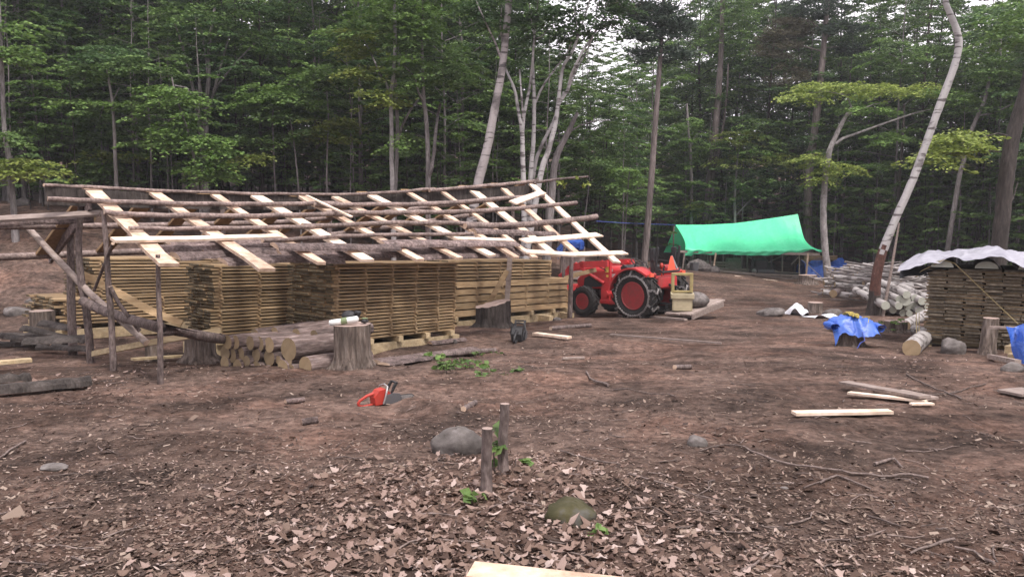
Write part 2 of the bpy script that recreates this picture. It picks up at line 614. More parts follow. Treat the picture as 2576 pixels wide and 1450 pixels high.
M['birch_red'] = nmat('birch_red', [(.3, (.05, .024, .019)), (.6, (.13, .062, .048)), (.8, (.30, .22, .20))], (4, 4, 2), 4, 6, bump=.8, bdist=.03)
M['log_bark'] = nmat('log_bark', [(.28, (.036, .026, .023)), (.5, (.155, .113, .102)), (.72, (.32, .255, .235))], (1.6, 9, 9), 2.6, 7, bump=1.0, bdist=.03, rnd=.25, big=(1.2, .7))
M['stump_bark'] = nmat('stump_bark', [(.28, (.035, .026, .022)), (.5, (.145, .112, .094)), (.75, (.30, .25, .22))], (9, 9, 1.3), 2.2, 7, bump=1.0, bdist=.05, rnd=.15, big=(1.5, .6))
M['pole_bark'] = nmat('pole_bark', [(.28, (.08, .057, .054)), (.52, (.245, .185, .165)), (.75, (.40, .325, .30))], (3, 3, 3), 7, 6, bump=.8, bdist=.015, rnd=.2, big=(1.2, .65), island=.15)
M['bark_grey_log'] = nmat('bark_grey_log', [(.28, (.11, .09, .085)), (.55, (.25, .22, .21)), (.8, (.42, .38, .37))], (2, 8, 8), 4, 6, bump=.6, bdist=.01, rnd=.35)
M['post_bark'] = nmat('post_bark', [(.28, (.06, .043, .04)), (.55, (.175, .135, .125)), (.8, (.30, .25, .235))], (6, 6, 2), 6, 6, bump=.8, bdist=.015, big=(1.5, .6))
M['slab_bark'] = nmat('slab_bark', [(.28, (.05, .034, .033)), (.5, (.18, .132, .122)), (.75, (.36, .285, .27))], (5, 5, 5), 5, 7, bump=1.0, bdist=.03, rnd=.25, big=(1.5, .55))
M['cut_wood'] = ring_mat('cut_wood', (.17, .115, .062), (.32, .235, .14), 26)
M['cut_green'] = ring_mat('cut_green', (.24, .25, .20), (.38, .385, .33), 24)
M['stump_top'] = ring_mat('stump_top', (.22, .15, .125), (.36, .27, .235), 20, axis='Z')
M['fresh'] = nmat('fresh_wood', [(.25, (.60, .44, .32)), (.55, (.76, .61, .49)), (.8, (.84, .71, .61))], (2, 2, 2), 3, 5, bump=.15, bdist=.005, island=.10, rnd=.08, big=(1.5, .82))
M['fresh_live'] = nmat('fresh_live', [(.25, (.30, .19, .14)), (.5, (.58, .42, .31)), (.75, (.76, .62, .52))], (2, 2, 2), 3, 6, bump=.2, bdist=.006, island=.12, big=(1.0, .7))
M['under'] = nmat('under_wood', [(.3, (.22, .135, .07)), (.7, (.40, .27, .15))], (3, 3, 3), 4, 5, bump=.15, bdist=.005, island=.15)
M['lumber'] = nmat('lumber', [(.25, (.20, .130, .070)), (.5, (.335, .232, .132)), (.78, (.45, .335, .205))], (1.2, 8, 8), 3, 6, bump=.25, bdist=.006, rnd=.30, island=.10, big=(.8, .62))
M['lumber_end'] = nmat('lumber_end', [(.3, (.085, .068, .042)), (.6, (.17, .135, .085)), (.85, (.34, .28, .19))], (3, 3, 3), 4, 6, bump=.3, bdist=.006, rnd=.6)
M['lumber_grey'] = nmat('lumber_grey', [(.25, (.085, .068, .046)), (.5, (.165, .135, .098)), (.8, (.27, .23, .175))], (1.2, 8, 8), 3, 6, bump=.3, bdist=.008, rnd=.35, island=.18, big=(1.2, .7))
M['lumber_pale'] = nmat('lumber_pale', [(.25, (.30, .22, .125)), (.5, (.44, .34, .21)), (.8, (.56, .46, .31))], (1.2, 8, 8), 3, 6, bump=.2, bdist=.006, rnd=.15, island=.1, big=(1.0, .75))
M['weathered'] = nmat('weathered', [(.25, (.16, .12, .10)), (.5, (.27, .215, .19)), (.8, (.40, .34, .31))], (2, 6, 6), 3, 6, bump=.3, bdist=.008, rnd=.2)
M['rock'] = nmat('rock', [(.3, (.075, .065, .06)), (.55, (.15, .132, .125)), (.8, (.26, .235, .225))], (1, 1, 1), 9, 8, bump=.6, bdist=.02, rnd=.2, big=(3, .7))
M['rock_moss'] = nmat('rock_moss', [(.35, (.05, .048, .02)), (.5, (.08, .072, .036)), (.62, (.10, .095, .085)), (.8, (.17, .16, .15))], (1, 1, 1), 5, 8, bump=.8, bdist=.02, big=(3, .6))
M['red'] = flat('red_paint', (.50, .028, .034), .48, 0, .42, .14, 4, (.17, .07, .055), coat=.04)
M['red_dull'] = flat('red_rim', (.30, .032, .036), .55, 0, .35, .16, 7, (.11, .055, .045))
M['orange'] = flat('orange_plastic', (.42, .034, .022), .5, 0, .45, .10, 20, (.2, .06, .04))
M['triangle'] = flat('triangle_orange', (.85, .13, .07), .45, 0, .4, .02)
M['rubber'] = flat('rubber', (.016, .0155, .016), .75, 0, .3, .12, 9, (.07, .058, .05))
M['black'] = flat('black_plastic', (.018, .018, .02), .5, 0, .4, .08, 20, (.07, .06, .055))
M['grey_plastic'] = flat('grey_plastic', (.09, .09, .10), .5, 0, .4, .10, 20)
M['steel'] = flat('steel', (.40, .39, .39), .45, .7, .5, .15, 25)
M['chain'] = flat('chain_steel', (.36, .34, .34), .5, .55, .5, .18, 30)
M['beige'] = flat('beige_plastic', (.44, .38, .25), .6, 0, .3, .12, 8, (.22, .18, .12))
M['yellow_metal'] = flat('yellow_metal', (.36, .29, .13), .6, 0, .3, .16, 8, (.2, .15, .08))
M['white_cloth'] = flat('white_cloth', (.74, .75, .73), .8, 0, .2, .10, 15, (.4, .38, .36))
M['green_cloth'] = flat('green_cloth', (.19, .24, .13), .8, 0, .2, .08, 15)
M['decal'] = flat('decal_white', (.72, .70, .68), .5, 0, .3, .06)
M['decal_yellow'] = flat('decal_yellow', (.72, .55, .12), .5, 0, .3, .06)
M['rope_yellow'] = nmat('rope_yellow', [(.3, (.26, .20, .05)), (.7, (.52, .42, .13))], (1, 1, 1), 40, 3, bump=.6)
M['rope_blue'] = flat('rope_blue', (.05, .09, .40), .6)
M['rope_tan'] = flat('rope_tan', (.36, .29, .14), .8)
M['tarp_green'] = tarp_mat('tarp_green', (.15, .90, .50), (.11, .82, .42), .4, .15, 5, .5)
M['tarp_blue'] = tarp_mat('tarp_blue', (.055, .15, .55), (.03, .09, .40), .38, 0, 7, .7)
M['tarp_grey'] = tarp_mat('tarp_grey', (.36, .355, .40), (.22, .215, .26), .5, 0, 4, .8)
M['tarp_dark'] = tarp_mat('tarp_dark', (.02, .02, .025), (.012, .012, .015), .6, 0, 4, .6)
M['white_sheet'] = tarp_mat('white_sheet', (.78, .78, .82), (.58, .58, .62), .45, 0, 6, .4)
# foliage
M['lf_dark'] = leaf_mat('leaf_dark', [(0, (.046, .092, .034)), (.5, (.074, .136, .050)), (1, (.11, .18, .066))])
M['lf_mid'] = leaf_mat('leaf_mid', [(0, (.072, .13, .040)), (.5, (.118, .197, .058)), (1, (.17, .255, .08))])
M['lf_light'] = leaf_mat('leaf_light', [(0, (.085, .16, .040)), (.5, (.14, .235, .058)), (1, (.19, .285, .08))])
M['lf_yellow'] = leaf_mat('leaf_yellow', [(0, (.14, .19, .042)), (.5, (.22, .28, .062)), (1, (.31, .36, .10))], .4)
M['lf_pine'] = leaf_mat('leaf_pine', [(0, (.026, .048, .032)), (.5, (.045, .072, .048)), (1, (.075, .10, .065))], .15)
M['lf_brown'] = leaf_mat('leaf_brown', [(0, (.06, .055, .035)), (.5, (.095, .085, .052)), (1, (.13, .12, .07))], .2)
M['litter'] = leaf_mat('litter', [(0, (.055, .034, .026)), (.2, (.12, .075, .058)), (.45, (.20, .135, .105)), (.7, (.27, .185, .155)), (.9, (.37, .275, .24)), (1, (.50, .40, .36))], .12, .7, 0)
M['chip'] = leaf_mat('chip', [(0, (.040, .026, .022)), (.4, (.095, .063, .050)), (.85, (.18, .128, .10)), (1, (.32, .25, .205))], 0, .8, 0)
M['twig'] = nmat('twig', [(.3, (.06, .045, .04)), (.7, (.20, .155, .14))], (4, 4, 4), 6, 4, bump=.4, rnd=.3, island=.35)

def ground_mat():
    m, nt, b = new_mat('ground_soil')
    L = nt.links.new
    tc = nt.nodes.new('ShaderNodeTexCoord')
    def nz(scale, det, rough=.65, st=(1, 1, 1), dist=0.0):
        mp = nt.nodes.new('ShaderNodeMapping'); mp.inputs['Scale'].default_value = st
        n = nt.nodes.new('ShaderNodeTexNoise')
        n.inputs['Scale'].default_value = scale; n.inputs['Detail'].default_value = det
        n.inputs['Roughness'].default_value = rough; n.inputs['Distortion'].default_value = dist
        L(tc.outputs['Object'], mp.inputs[0]); L(mp.outputs[0], n.inputs['Vector'])
        return n.outputs['Fac']
    base = ramp(nt, [(.30, (.034, .025, .021)), (.44, (.078, .054, .045)), (.56, (.150, .106, .088)), (.72, (.25, .187, .16))])
    L(nz(7, 12, .78), base.inputs[0])
    # reddish bark and sawdust drifts, dark damp soil
    red = ramp(nt, [(.45, (0, 0, 0)), (.66, (1, 1, 1))]); L(nz(.55, 5, .6, (1, 1.4, 1), .6), red.inputs[0])
    mx = nt.nodes.new('ShaderNodeMix'); mx.data_type = 'RGBA'; mx.blend_type = 'MULTIPLY'
    mx.inputs[7].default_value = (1.13, 1.01, .96, 1)
    L(red.outputs[0], mx.inputs[0]); L(base.outputs[0], mx.inputs[6])
    dk = ramp(nt, [(.36, (.46, .46, .46)), (.60, (1.2, 1.17, 1.15))]); L(nz(.9, 6, .62, (1, 1.6, 1), .4), dk.inputs[0])
    m2 = nt.nodes.new('ShaderNodeMix'); m2.data_type = 'RGBA'; m2.blend_type = 'MULTIPLY'; m2.inputs[0].default_value = 1
    L(mx.outputs[2], m2.inputs[6]); L(dk.outputs[0], m2.inputs[7])
    lane = ramp(nt, [(.34, (.62, .60, .58)), (.52, (1, 1, 1)), (.70, (1.28, 1.22, 1.18))]); L(nz(.22, 4, .55, (1, 1, 1), 1.2), lane.inputs[0])
    ml = nt.nodes.new('ShaderNodeMix'); ml.data_type = 'RGBA'; ml.blend_type = 'MULTIPLY'; ml.inputs[0].default_value = 1
    L(m2.outputs[2], ml.inputs[6]); L(lane.outputs[0], ml.inputs[7]); m2 = ml
    # flecks of pale leaf and chip
    vo = nt.nodes.new('ShaderNodeTexVoronoi'); vo.inputs['Scale'].default_value = 26
    mpv = nt.nodes.new('ShaderNodeMapping'); mpv.inputs['Scale'].default_value = (1, 1.3, 1)
    L(tc.outputs['Object'], mpv.inputs[0]); L(mpv.outputs[0], vo.inputs['Vector'])
    fl = ramp(nt, [(0, (1, 1, 1)), (.80, (1, 1, 1)), (.97, (1.75, 1.65, 1.6))])
    L(vo.outputs['Color'], fl.inputs[0])
    m3 = nt.nodes.new('ShaderNodeMix'); m3.data_type = 'RGBA'; m3.blend_type = 'MULTIPLY'; m3.inputs[0].default_value = .8
    L(m2.outputs[2], m3.inputs[6]); L(fl.outputs[0], m3.inputs[7])
    L(m3.outputs[2], b.inputs['Base Color'])
    b.inputs['Roughness'].default_value = .95
    b.inputs['Specular IOR Level'].default_value = .1
    bp = nt.nodes.new('ShaderNodeBump'); bp.inputs['Strength'].default_value = .9; bp.inputs['Distance'].default_value = .035
    L(nz(16, 10, .75), bp.inputs['Height']); L(bp.outputs[0], b.inputs['Normal'])
    return m
M['ground'] = ground_mat()

# ------------------------------------------------------------------ ground sheet
def spaced(lo, hi, n, c, k):
    """n numbers from lo to hi, closest together near c"""
    a, b = math.asinh((lo - c) * k), math.asinh((hi - c) * k)
    return c + np.sinh(np.linspace(a, b, n)) / k
gx = spaced(-110, 110, 330, 0, .35)
gy = spaced(-45, 125, 360, 5.0, .45)
XX, YY = np.meshgrid(gx, gy)
ZZ = G(XX, YY)
nx, ny = len(gx), len(gy)
V = np.stack([XX.ravel(), YY.ravel(), ZZ.ravel()], 1)
ii = (np.arange(ny - 1)[:, None] * nx + np.arange(nx - 1)[None, :]).ravel()
F = np.stack([ii, ii + 1, ii + nx + 1, ii + nx], 1)
gme = tri_mesh('ground', V, F, M['ground'], True)
tag(mesh_obj('ground', gme), 'brown bare earth of the clearing strewn with leaf litter and bark', 'ground', kind='structure')
# ------------------------------------------------------------------ pole shed
DX = Vector((.62, .785, -.045)).normalized()      # along the shed, following the fall of the ground
DN = Vector((-.785, .62, 0)).normalized()         # across it, away from the camera
D2 = Vector((.62, .785, 0)).normalized()
EA = Vector((-4.35, 9.85, 0))
def roof(s, w, off=0.0):
    """point on the front slope: s metres along, w 0 at the eave to 1 at the ridge"""
    e = Vector((EA.x + .62 * s, EA.y + .785 * s, EYE + float(np.interp(s, [0, 4.6, 11.6], [-.64, -.82, -1.10]))))
    r = Vector((-7.1 + .62 * s, 12.02 + .785 * s, EYE + float(np.interp(s, [0, .65, 4.66, 8.5, 12.5], [.39, .34, .31, .54, .84]))))
    p = e.lerp(r, w)
    p.z += off
    return p
def solve(u, v, off=0.0):
    s, w = 5.0, .5
    for _ in range(30):
        a = PX(roof(s, w, off)); f0 = (a[0] - u, a[1] - v)
        b = PX(roof(s + .01, w, off)); c = PX(roof(s, w + .005, off))
        j = [[(b[0] - a[0]) / .01, (c[0] - a[0]) / .005], [(b[1] - a[1]) / .01, (c[1] - a[1]) / .005]]
        det = j[0][0] * j[1][1] - j[0][1] * j[1][0]
        if abs(det) < 1e-6: break
        ds = (f0[0] * j[1][1] - f0[1] * j[0][1]) / det
        dw = (f0[1] * j[0][0] - f0[0] * j[1][0]) / det
        s -= max(-2, min(2, ds)); w -= max(-.3, min(.3, dw))
        s = max(-4, min(20, s)); w = max(-.6, min(1.6, w))
    return s, w
def rp(u, v, off=0.0):
    s, w = solve(u, v, off)
    return roof(s, w, off)
RUP = (roof(6, 1) - roof(6, 0)).cross(D2).normalized()
if RUP.z < 0: RUP = -RUP

shed = thing('pole_shed', 'low open shed frame of rough poles and pale rafters over the lumber stacks', 'shed', (-3.0, 13.5, g1(-3.0, 13.5)))
SO = shed.location.copy()
def spart(name, mb, mats, smooth=False, label=None):
    o = mb.build(name, mats, shed, SO, smooth)
    if label: o['label'] = label
    return o
RAFT = [((232, 478), (425, 666), .24, 'fresh_live'), ((391, 488), (672, 679), .22, 'fresh_live'), ((542, 492), (808, 662), .17, 'fresh_live'),
        ((649, 496), (925, 655), .26, 'fresh'), ((760, 496), (1056, 654), .20, 'fresh_live'), ((846, 498), (1157, 650), .19, 'fresh_live'),
        ((939, 494), (1238, 643), .27, 'fresh'), ((1034, 488), (1300, 648), .17, 'fresh_live'), ((1118, 486), (1345, 648), .15, 'fresh_live'),
        ((1196, 484), (1400, 645), .27, 'fresh'), ((1269, 477), (1460, 645), .21, 'fresh_live'), ((1341, 467), (1552, 660), .22, 'fresh')]
ridge_s = []
for (a, b, w, mt) in RAFT:
    m = MB()
    p0, p1 = rp(*a), rp(*b)
    p0 = p0 + (p0 - p1).normalized() * .05
    m.plank(p0, p1, w, .045, RUP, seg=8, wob=.0 if mt == 'fresh' else .018, w1=w * R.uniform(.85, 1.0))
    spart('rafter', m, M[mt])
    ridge_s.append(solve(*a)[0])
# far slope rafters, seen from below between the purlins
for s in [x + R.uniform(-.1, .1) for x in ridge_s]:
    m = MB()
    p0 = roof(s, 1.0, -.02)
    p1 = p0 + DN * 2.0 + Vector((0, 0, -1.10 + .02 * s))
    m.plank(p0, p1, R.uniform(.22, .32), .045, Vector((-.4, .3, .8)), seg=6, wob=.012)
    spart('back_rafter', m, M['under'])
# ridge beam board on edge below the ridge
m = MB()
pts = [(120, 476), (430, 490), (750, 498), (1090, 484), (1345, 468)]
for a, b in zip(pts[:-1], pts[1:]):
    q0, q1 = rp(*a) + DN * .10 + Vector((0, 0, -.10)), rp(*b) + DN * .10 + Vector((0, 0, -.10))
    m.plank(q0, q1, .05, .26, (0, 0, 1))
spart('ridge_beam', m, M['bark_dark'])  # dark tone on this board puts the shade under the ridge into its colour
PURL = [  # pixel path, radius, lift, material
    ([(110, 465), (210, 469), (430, 481), (600, 486), (750, 489)], .045, .05, 'pole_bark'),
    ([(745, 487), (900, 488), (1000, 483), (1092, 475)], .05, .05, 'pole_bark'),
    ([(1080, 479), (1200, 469), (1280, 462), (1352, 455)], .075, .06, 'pole_bark'),
    ([(120, 500), (200, 504), (300, 508), (430, 512), (580, 514), (700, 513), (850, 511)], .06, .08, 'pole_bark'),
    ([(790, 514), (1000, 514), (1085, 512), (1190, 505), (1300, 497), (1368, 491)], .075, .09, 'pole_bark'),
    ([(262, 533), (300, 537), (420, 543), (560, 543), (690, 541), (860, 537)], .065, .08, 'pole_bark'),
    ([(820, 534), (1000, 535), (1150, 532), (1250, 527), (1350, 519), (1450, 510)], .075, .08, 'pole_bark'),
    ([(325, 573), (430, 576), (530, 573), (690, 571), (790, 569)], .05, .07, 'pole_bark'),
    ([(760, 566), (840, 567), (960, 561), (1090, 560), (1230, 565)], .07, .08, 'pole_bark'),
    ([(1170, 568), (1230, 567), (1300, 566), (1400, 558), (1500, 545)], .10, .09, 'pole_bark'),
    ([(660, 605), (760, 599), (900, 593), (1000, 590), (1190, 588)], .055, .07, 'pole_bark'),
]
for pth, r, off, mt in PURL:
    m = MB()
    P = [rp(u, v, off) for u, v in pth]
    Q = [P[0]]
    for a, b in zip(P[:-1], P[1:]):
        n = 3
        for k in range(1, n + 1):
            q = a.lerp(b, k / n)
            if k < n: q = q + Vector((R.uniform(-.012, .012), R.uniform(-.012, .012), R.uniform(-.012, .012)))
            Q.append(q)
    k0 = R.uniform(.8, .95); k1 = R.uniform(1.0, 1.2)
    r *= .66
    m.tube(Q, [r * (k0 + (k1 - k0) * i / (len(Q) - 1)) for i in range(len(Q))], 9, jit=.09, capmi=1)
    spart('purlin', m, [M[mt], M['fresh_live']], True)
# slabs and sawn boards nailed along the slope
def roof_slab(path, w, t, off, flip=False):
    m = MB()
    P = [rp(u, v, off) for u, v in path]
    for a, b in zip(P[:-1], P[1:]):
        m.slab(a, b, w, t, RUP, seg=7, wob=.012)
    spart('slab_purlin', m, [M['slab_bark'], M['fresh_live']])
roof_slab([(1190, 583), (1392, 590)], .22, .07, .03)
for pth, w, off in (([(283, 603), (480, 600), (704, 594)], .13, .07), ([(1316, 606), (1508, 590)], .22, .07), ([(1318, 632), (1440, 640), (1572, 635)], .20, .05), ([(1290, 510), (1365, 483)], .20, .14)):
    m = MB()
    P = [rp(u, v, off) for u, v in pth]
    for a, b in zip(P[:-1], P[1:]):
        m.plank(a, b, w, .035, RUP, seg=4, wob=.008)
    spart('pale_board', m, M['fresh'])
# back plate pole and a mid pole of the far slope
m = MB()
P = [roof(s, 1.0) + DN * 1.1 + Vector((0, 0, -.62 + .01 * s)) for s in (-.5, 2, 5, 8, 12.3)]
m.tube(P, .055, 9, jit=.08); spart('back_purlin', m, M['pole_bark'], True)
m = MB()
P = [roof(s, 1.0) + DN * 2.0 + Vector((0, 0, -1.16 + .02 * s)) for s in (-.2, 3, 6, 9, 12.6)]
m.tube(P, .06, 9, jit=.08); spart('back_purlin', m, M['pole_bark'], True)
# posts
def post(px, y, r, mat='post_bark', ground=True, name='post', y1=None):
    m = MB()
    n = len(px)
    P = [W(u, v, y + ((y1 - y) * i / (n - 1) if y1 else 0)) for i, (u, v) in enumerate(px)]
    if ground:
        q = P[-1]; P[-1] = Vector((q.x, q.y, min(q.z, g1(q.x, q.y) - .1)))
    rr = [r * (.8 + .35 * i / (n - 1)) for i in range(n)]
    m.tube(P, rr, 9, jit=.07, capmi=1)
    return spart(name, m, [M[mat], M['fresh_live']], True)
post([(212, 480), (203, 520), (197, 600), (198, 650), (206, 721), (218, 784), (224, 850), (229, 912)], 12.45, .056)
post([(176, 545), (178, 640), (179, 760), (183, 892)], 13.5, .066)
post([(260, 528), (266, 600), (269, 641), (273, 725), (279, 784), (286, 942)], 11.25, .041)
post([(397, 640), (399, 740), (403, 826), (403, 978)], 9.95, .033)
post([(1438, 640), (1436, 720), (1433, 795)], 21.3, .065)
post([(1425, 590), (1418, 640), (1418, 690)], 22.5, .05)
for (u, v0, v1, y) in ((560, 500, 700, 16.6), (830, 495, 700, 19.0), (1075, 485, 700, 21.5), (1290, 470, 690, 23.0)):
    post([(u, v0), (u - 1, v1)], y, .06)
m = MB(); m.plank(W(1283, 645, 18.75), W(1272, 812, 18.75), .12, .12, (0, 1, 0)); spart('square_post', m, M['weathered'])
m = MB(); m.plank(W(1276, 680, 18.7), W(1228, 765, 18.6), .12, .04, (0, 1, .1)); spart('brace', m, M['lumber'])
# braces of the open left end
def brace(px, ys, w, t, mat, up=(0, -1, .3), round_=False):
    m = MB()
    P = [W(u, v, y) for (u, v), y in zip(px, ys)]
    if round_: m.tube(P, w / 2, 9, jit=.08, capmi=1)
    else:
        for a, b in zip(P[:-1], P[1:]): m.plank(a, b, w, t, up)
    spart('brace', m, [M[mat], M['fresh_live']] if round_ else M[mat], round_)
brace([(69, 570), (134, 641), (227, 738), (370, 862)], [13.3, 13.0, 12.35, 11.4], .10, .05, 'weathered', round_=True)
brace([(208, 757), (260, 782), (319, 801), (408, 826), (500, 843), (565, 853)], [12.3, 12.0, 11.6, 10.15, 11.0, 11.7], .15, .1, 'post_bark', round_=True)
brace([(208, 690), (294, 734), (378, 780), (458, 814)], [12.9, 13.0, 13.0, 13.0], .12, .04, 'lumber')
brace([(234, 889), (374, 862), (556, 830)], [12.35, 11.45, 11.5], .085, .05, 'lumber_pale')
brace([(284, 612), (237, 730)], [10.9, 12.2], .045, .04, 'post_bark', round_=True)
brace([(277, 720), (300, 765), (352, 832)], [11.2, 11.25, 11.4], .06, .04, 'post_bark', round_=True)
brace([(226, 515), (126, 652)], [12.3, 14.2], .16, .05, 'slab_bark')
brace([(1420, 700), (1452, 690), (1500, 678)], [22.2, 22.2, 22.2], .12, .03, 'lumber')
# planks reaching out at the left end
m = MB(); m.plank(W(-40, 553, 12.0), W(252, 536, 12.3), .16, .04, (0, -.5, 1), seg=5, wob=.006); spart('outrigger_plank', m, M['weathered'])
m = MB(); m.slab(W(-40, 566, 12.2), W(240, 552, 12.6), .20, .07, (0, -.5, 1)); spart('slab_purlin', m, [M['slab_bark'], M['lumber']])

# loose stick leaning across the roof and a bare branch over the right end
def loose(name, mb, mats, label, cat, group=None, smooth=False):
    xs = [sum(p[i] for p in mb.v) / len(mb.v) for i in range(3)]
    zmin = min(p[2] for p in mb.v)
    return tag(mb.build(name, mats, None, (xs[0], xs[1], zmin), smooth), label, cat, group)
m = MB(); m.plank(rp(772, 492, .16), rp(884, 545, .18), .07, .025, RUP)
loose('thin_board', m, M['fresh'], 'thin pale strip of wood lying aslant across the rafters of the shed roof', 'board')
m = MB(); m.plank(rp(1146, 599, .12), rp(1290, 604, .12), .13, .03, RUP)
loose('thin_board', m, M['fresh'], 'short pale board lying loose on the bark slabs of the lower shed roof', 'board')
m = MB(); m.tube([W(1352, 458, 21.5), W(1400, 451, 21.5), (W(1440, 447, 21.6)), W(1480, 444, 21.7)], [.04, .035, .03, .022], 8, jit=.06)
m.tube([W(1345, 462, 21.4), W(1352, 450, 21.45)], .05, 8)
br = thing('cut_branch', 'bare cut branch with a few green leaves poking past the ridge end', 'branch', W(1352, 460, 21.5))
m.build('stem', M['post_bark'], br, br.location, True)
# bark slabs roofing the eave
SL = [((378, 630), (700, 616), 0), ((440, 648), (742, 630), 0), ((560, 660), (905, 640), 0), ((690, 622), (1000, 624), 1), ((820, 650), (1120, 636), 0),
      ((960, 614), (1296, 613), 1), ((980, 634), (1322, 628), 0), ((1040, 648), (1330, 638), 0), ((505, 636), (800, 634), 0), ((420, 612), (690, 606), 0),
      ((700, 640), (980, 632), 0), ((600, 648), (860, 656), 0)]
for k, (a, b, top) in enumerate(SL):
    m = MB()
    off = .07 if top else -.13 - .02 * (k % 3)
    m.slab(rp(a[0], a[1], off), rp(b[0], b[1], off), R.uniform(.22, .30), .06, RUP, seg=10, wob=.02)
    loose('bark_slab', m, [M['slab_bark'], M['fresh_live']],
          'dark bark covered slab laid across the rafters low on the shed roof' if top else 'dark bark covered slab under the rafter ends, on top of the lumber stacks',
          'slab', 'bark slabs over the rafters' if top else 'bark slabs covering the stacks')

# ------------------------------------------------------------------ lumber stacks
board_count = [0]
REST = MB(); STK = MB(); stick_count = [0]
stick_me = {}
def stack(c, z0, L, wd, nlay, bw, pitch, th, cols, label, group, ends=2, jit=.02, d=DX, n=DN, mat='lumber', front=True, stick_label=None, stick_ind=True, fjit=.012, endjit=.05):
    """stickered stack: nlay layers of boards along d, first layer at height z0 at corner c"""
    nb = max(1, int(round(wd / bw)))
    meshes = []
    for k in range(3):
        mb = MB()
        LL = L + (-.02, .0, .03)[k]
        mb.plank((0, 0, 0), (LL, 0, 0), bw - .012, th, (0, 0, 1), seg=5, wob=.002)
        mb.m[0] = mb.m[1] = 1
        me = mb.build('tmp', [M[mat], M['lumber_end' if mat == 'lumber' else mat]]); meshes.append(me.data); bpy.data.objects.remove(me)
    base = Vector((c[0], c[1], z0))
    Mx = axes(d, n, (0, 0, 0))
    up = Vector((Mx[0][2], Mx[1][2], Mx[2][2]))
    if up.z < 0: up = -up
    for i in range(nlay):
        for j in range(nb):
            p = base + n * ((j + .5) * bw + R.uniform(-fjit, fjit)) + up * (i * pitch + th / 2 + R.uniform(-.002, .002)) + d * R.uniform(-endjit, endjit)
            rot = Matrix.Rotation(R.uniform(-.0016, .0016), 4, up)
            keep = (j == 0 and front) or (j > 0 and j <= ends)
            mm = Matrix.Translation(p) @ rot @ Mx
            me = meshes[(i * 3 + j) % 3]
            if keep and board_count[0] < 300:
                board_count[0] += 1
                o = mesh_obj('lumber_board', me, None, None, mm)
                tag(o, label, 'board', group)
            else:
                REST.add([mm @ v.co for v in me.vertices], [tuple(f.vertices) for f in me.polygons], 0 if mat == 'lumber' else 1)
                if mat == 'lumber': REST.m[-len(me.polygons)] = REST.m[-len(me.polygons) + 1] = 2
    # stickers between the layers
    key = (round(wd, 2), round(pitch - th, 3))
    if key not in stick_me:
        mb = MB(); mb.box((0, 0, 0), (.036, wd + .03, pitch - th - .001))
        t = mb.build('tmp', M['lumber']); stick_me[key] = t.data; bpy.data.objects.remove(t)
    for i in range(nlay - 1):
        for cc in cols:
            p = base + d * (cc * L + R.uniform(-.02, .02)) + n * (wd / 2 + R.uniform(-.04, .005)) + up * (i * pitch + th + (pitch - th) / 2)
            mm = Matrix.Translation(p) @ Mx
            if stick_ind and stick_count[0] < 300:
                stick_count[0] += 1
                tag(mesh_obj('sticker', stick_me[key], None, None, mm), stick_label, 'sticker', group.replace('boards', 'stickers'))
            else:
                STK.add([mm @ v.co for v in stick_me[key].vertices], [tuple(f.vertices) for f in stick_me[key].polygons])
    return base, up, nlay * pitch
def pallet(c, z_top, L, wd, d, n, cols, label, beam=.10, run=.09):
    """cross timbers under a stack resting on long runners"""
    t = thing('timber_pallet', label, 'pallet', (c[0], c[1], z_top - .3))
    base = Vector((c[0], c[1], z_top))
    for cc in cols:
        mb = MB()
        p = base + d * (cc * L) - Vector((0, 0, beam / 2 + .002))
        mb.plank(p - n * .05, p + n * (wd + .08), .11, beam, (0, 0, 1))
        mb.build('cross_timber', M['lumber_pale'], t, t.location)
    for k in (.06, wd - .1):
        a = base + n * k - d * .1; b = base + n * k + d * (L + .1)
        zt = -beam - .004
        ga = min(g1(a.x, a.y), g1(b.x, b.y) - d.z * L)
        h = max(.09, min(.2, (z_top + zt) - ga + .05))
        mb = MB()
        mb.plank(a + Vector((0, 0, zt - h / 2)), b + Vector((0, 0, zt - h / 2)), .10, h, (0, 0, 1))
        mb.build('runner', M['lumber_pale'], t, t.location)
    return t
C5 = [.02, .25, .5, .74, .985]
# tall stack in the middle
cM = (-2.98, 13.0)
stack(cM, -.52, 3.05, 1.2, 23, .20, .0578, .033, [.03, .23, .43, .63, .82, .975],
      'rough sawn board in the tall middle stack beside the stump with the white bag', 'boards of the tall middle stack', ends=2,
      stick_label='small sticker block between boards of the tall middle stack', endjit=.04)
pallet(cM, -.52, 3.05, 1.2, DX, DN, [.05, .27, .5, .73, .95], 'timber pallet under the tall middle stack of boards')
# second stack, left of the middle one
c2 = (-5.06, 13.25)
stack(c2, -.50, 3.05, .80, 22, .20, .0578, .033, [.05, .30, .62, .95],
      'rough sawn board in the narrow stack behind the pile of short logs', 'boards of the narrow second stack', ends=1,
      stick_label='small sticker block between boards of the narrow second stack', endjit=.05)
pallet(c2, -.50, 3.05, .8, DX, DN, [.05, .35, .65, .95], 'timber pallet under the narrow second stack of boards')
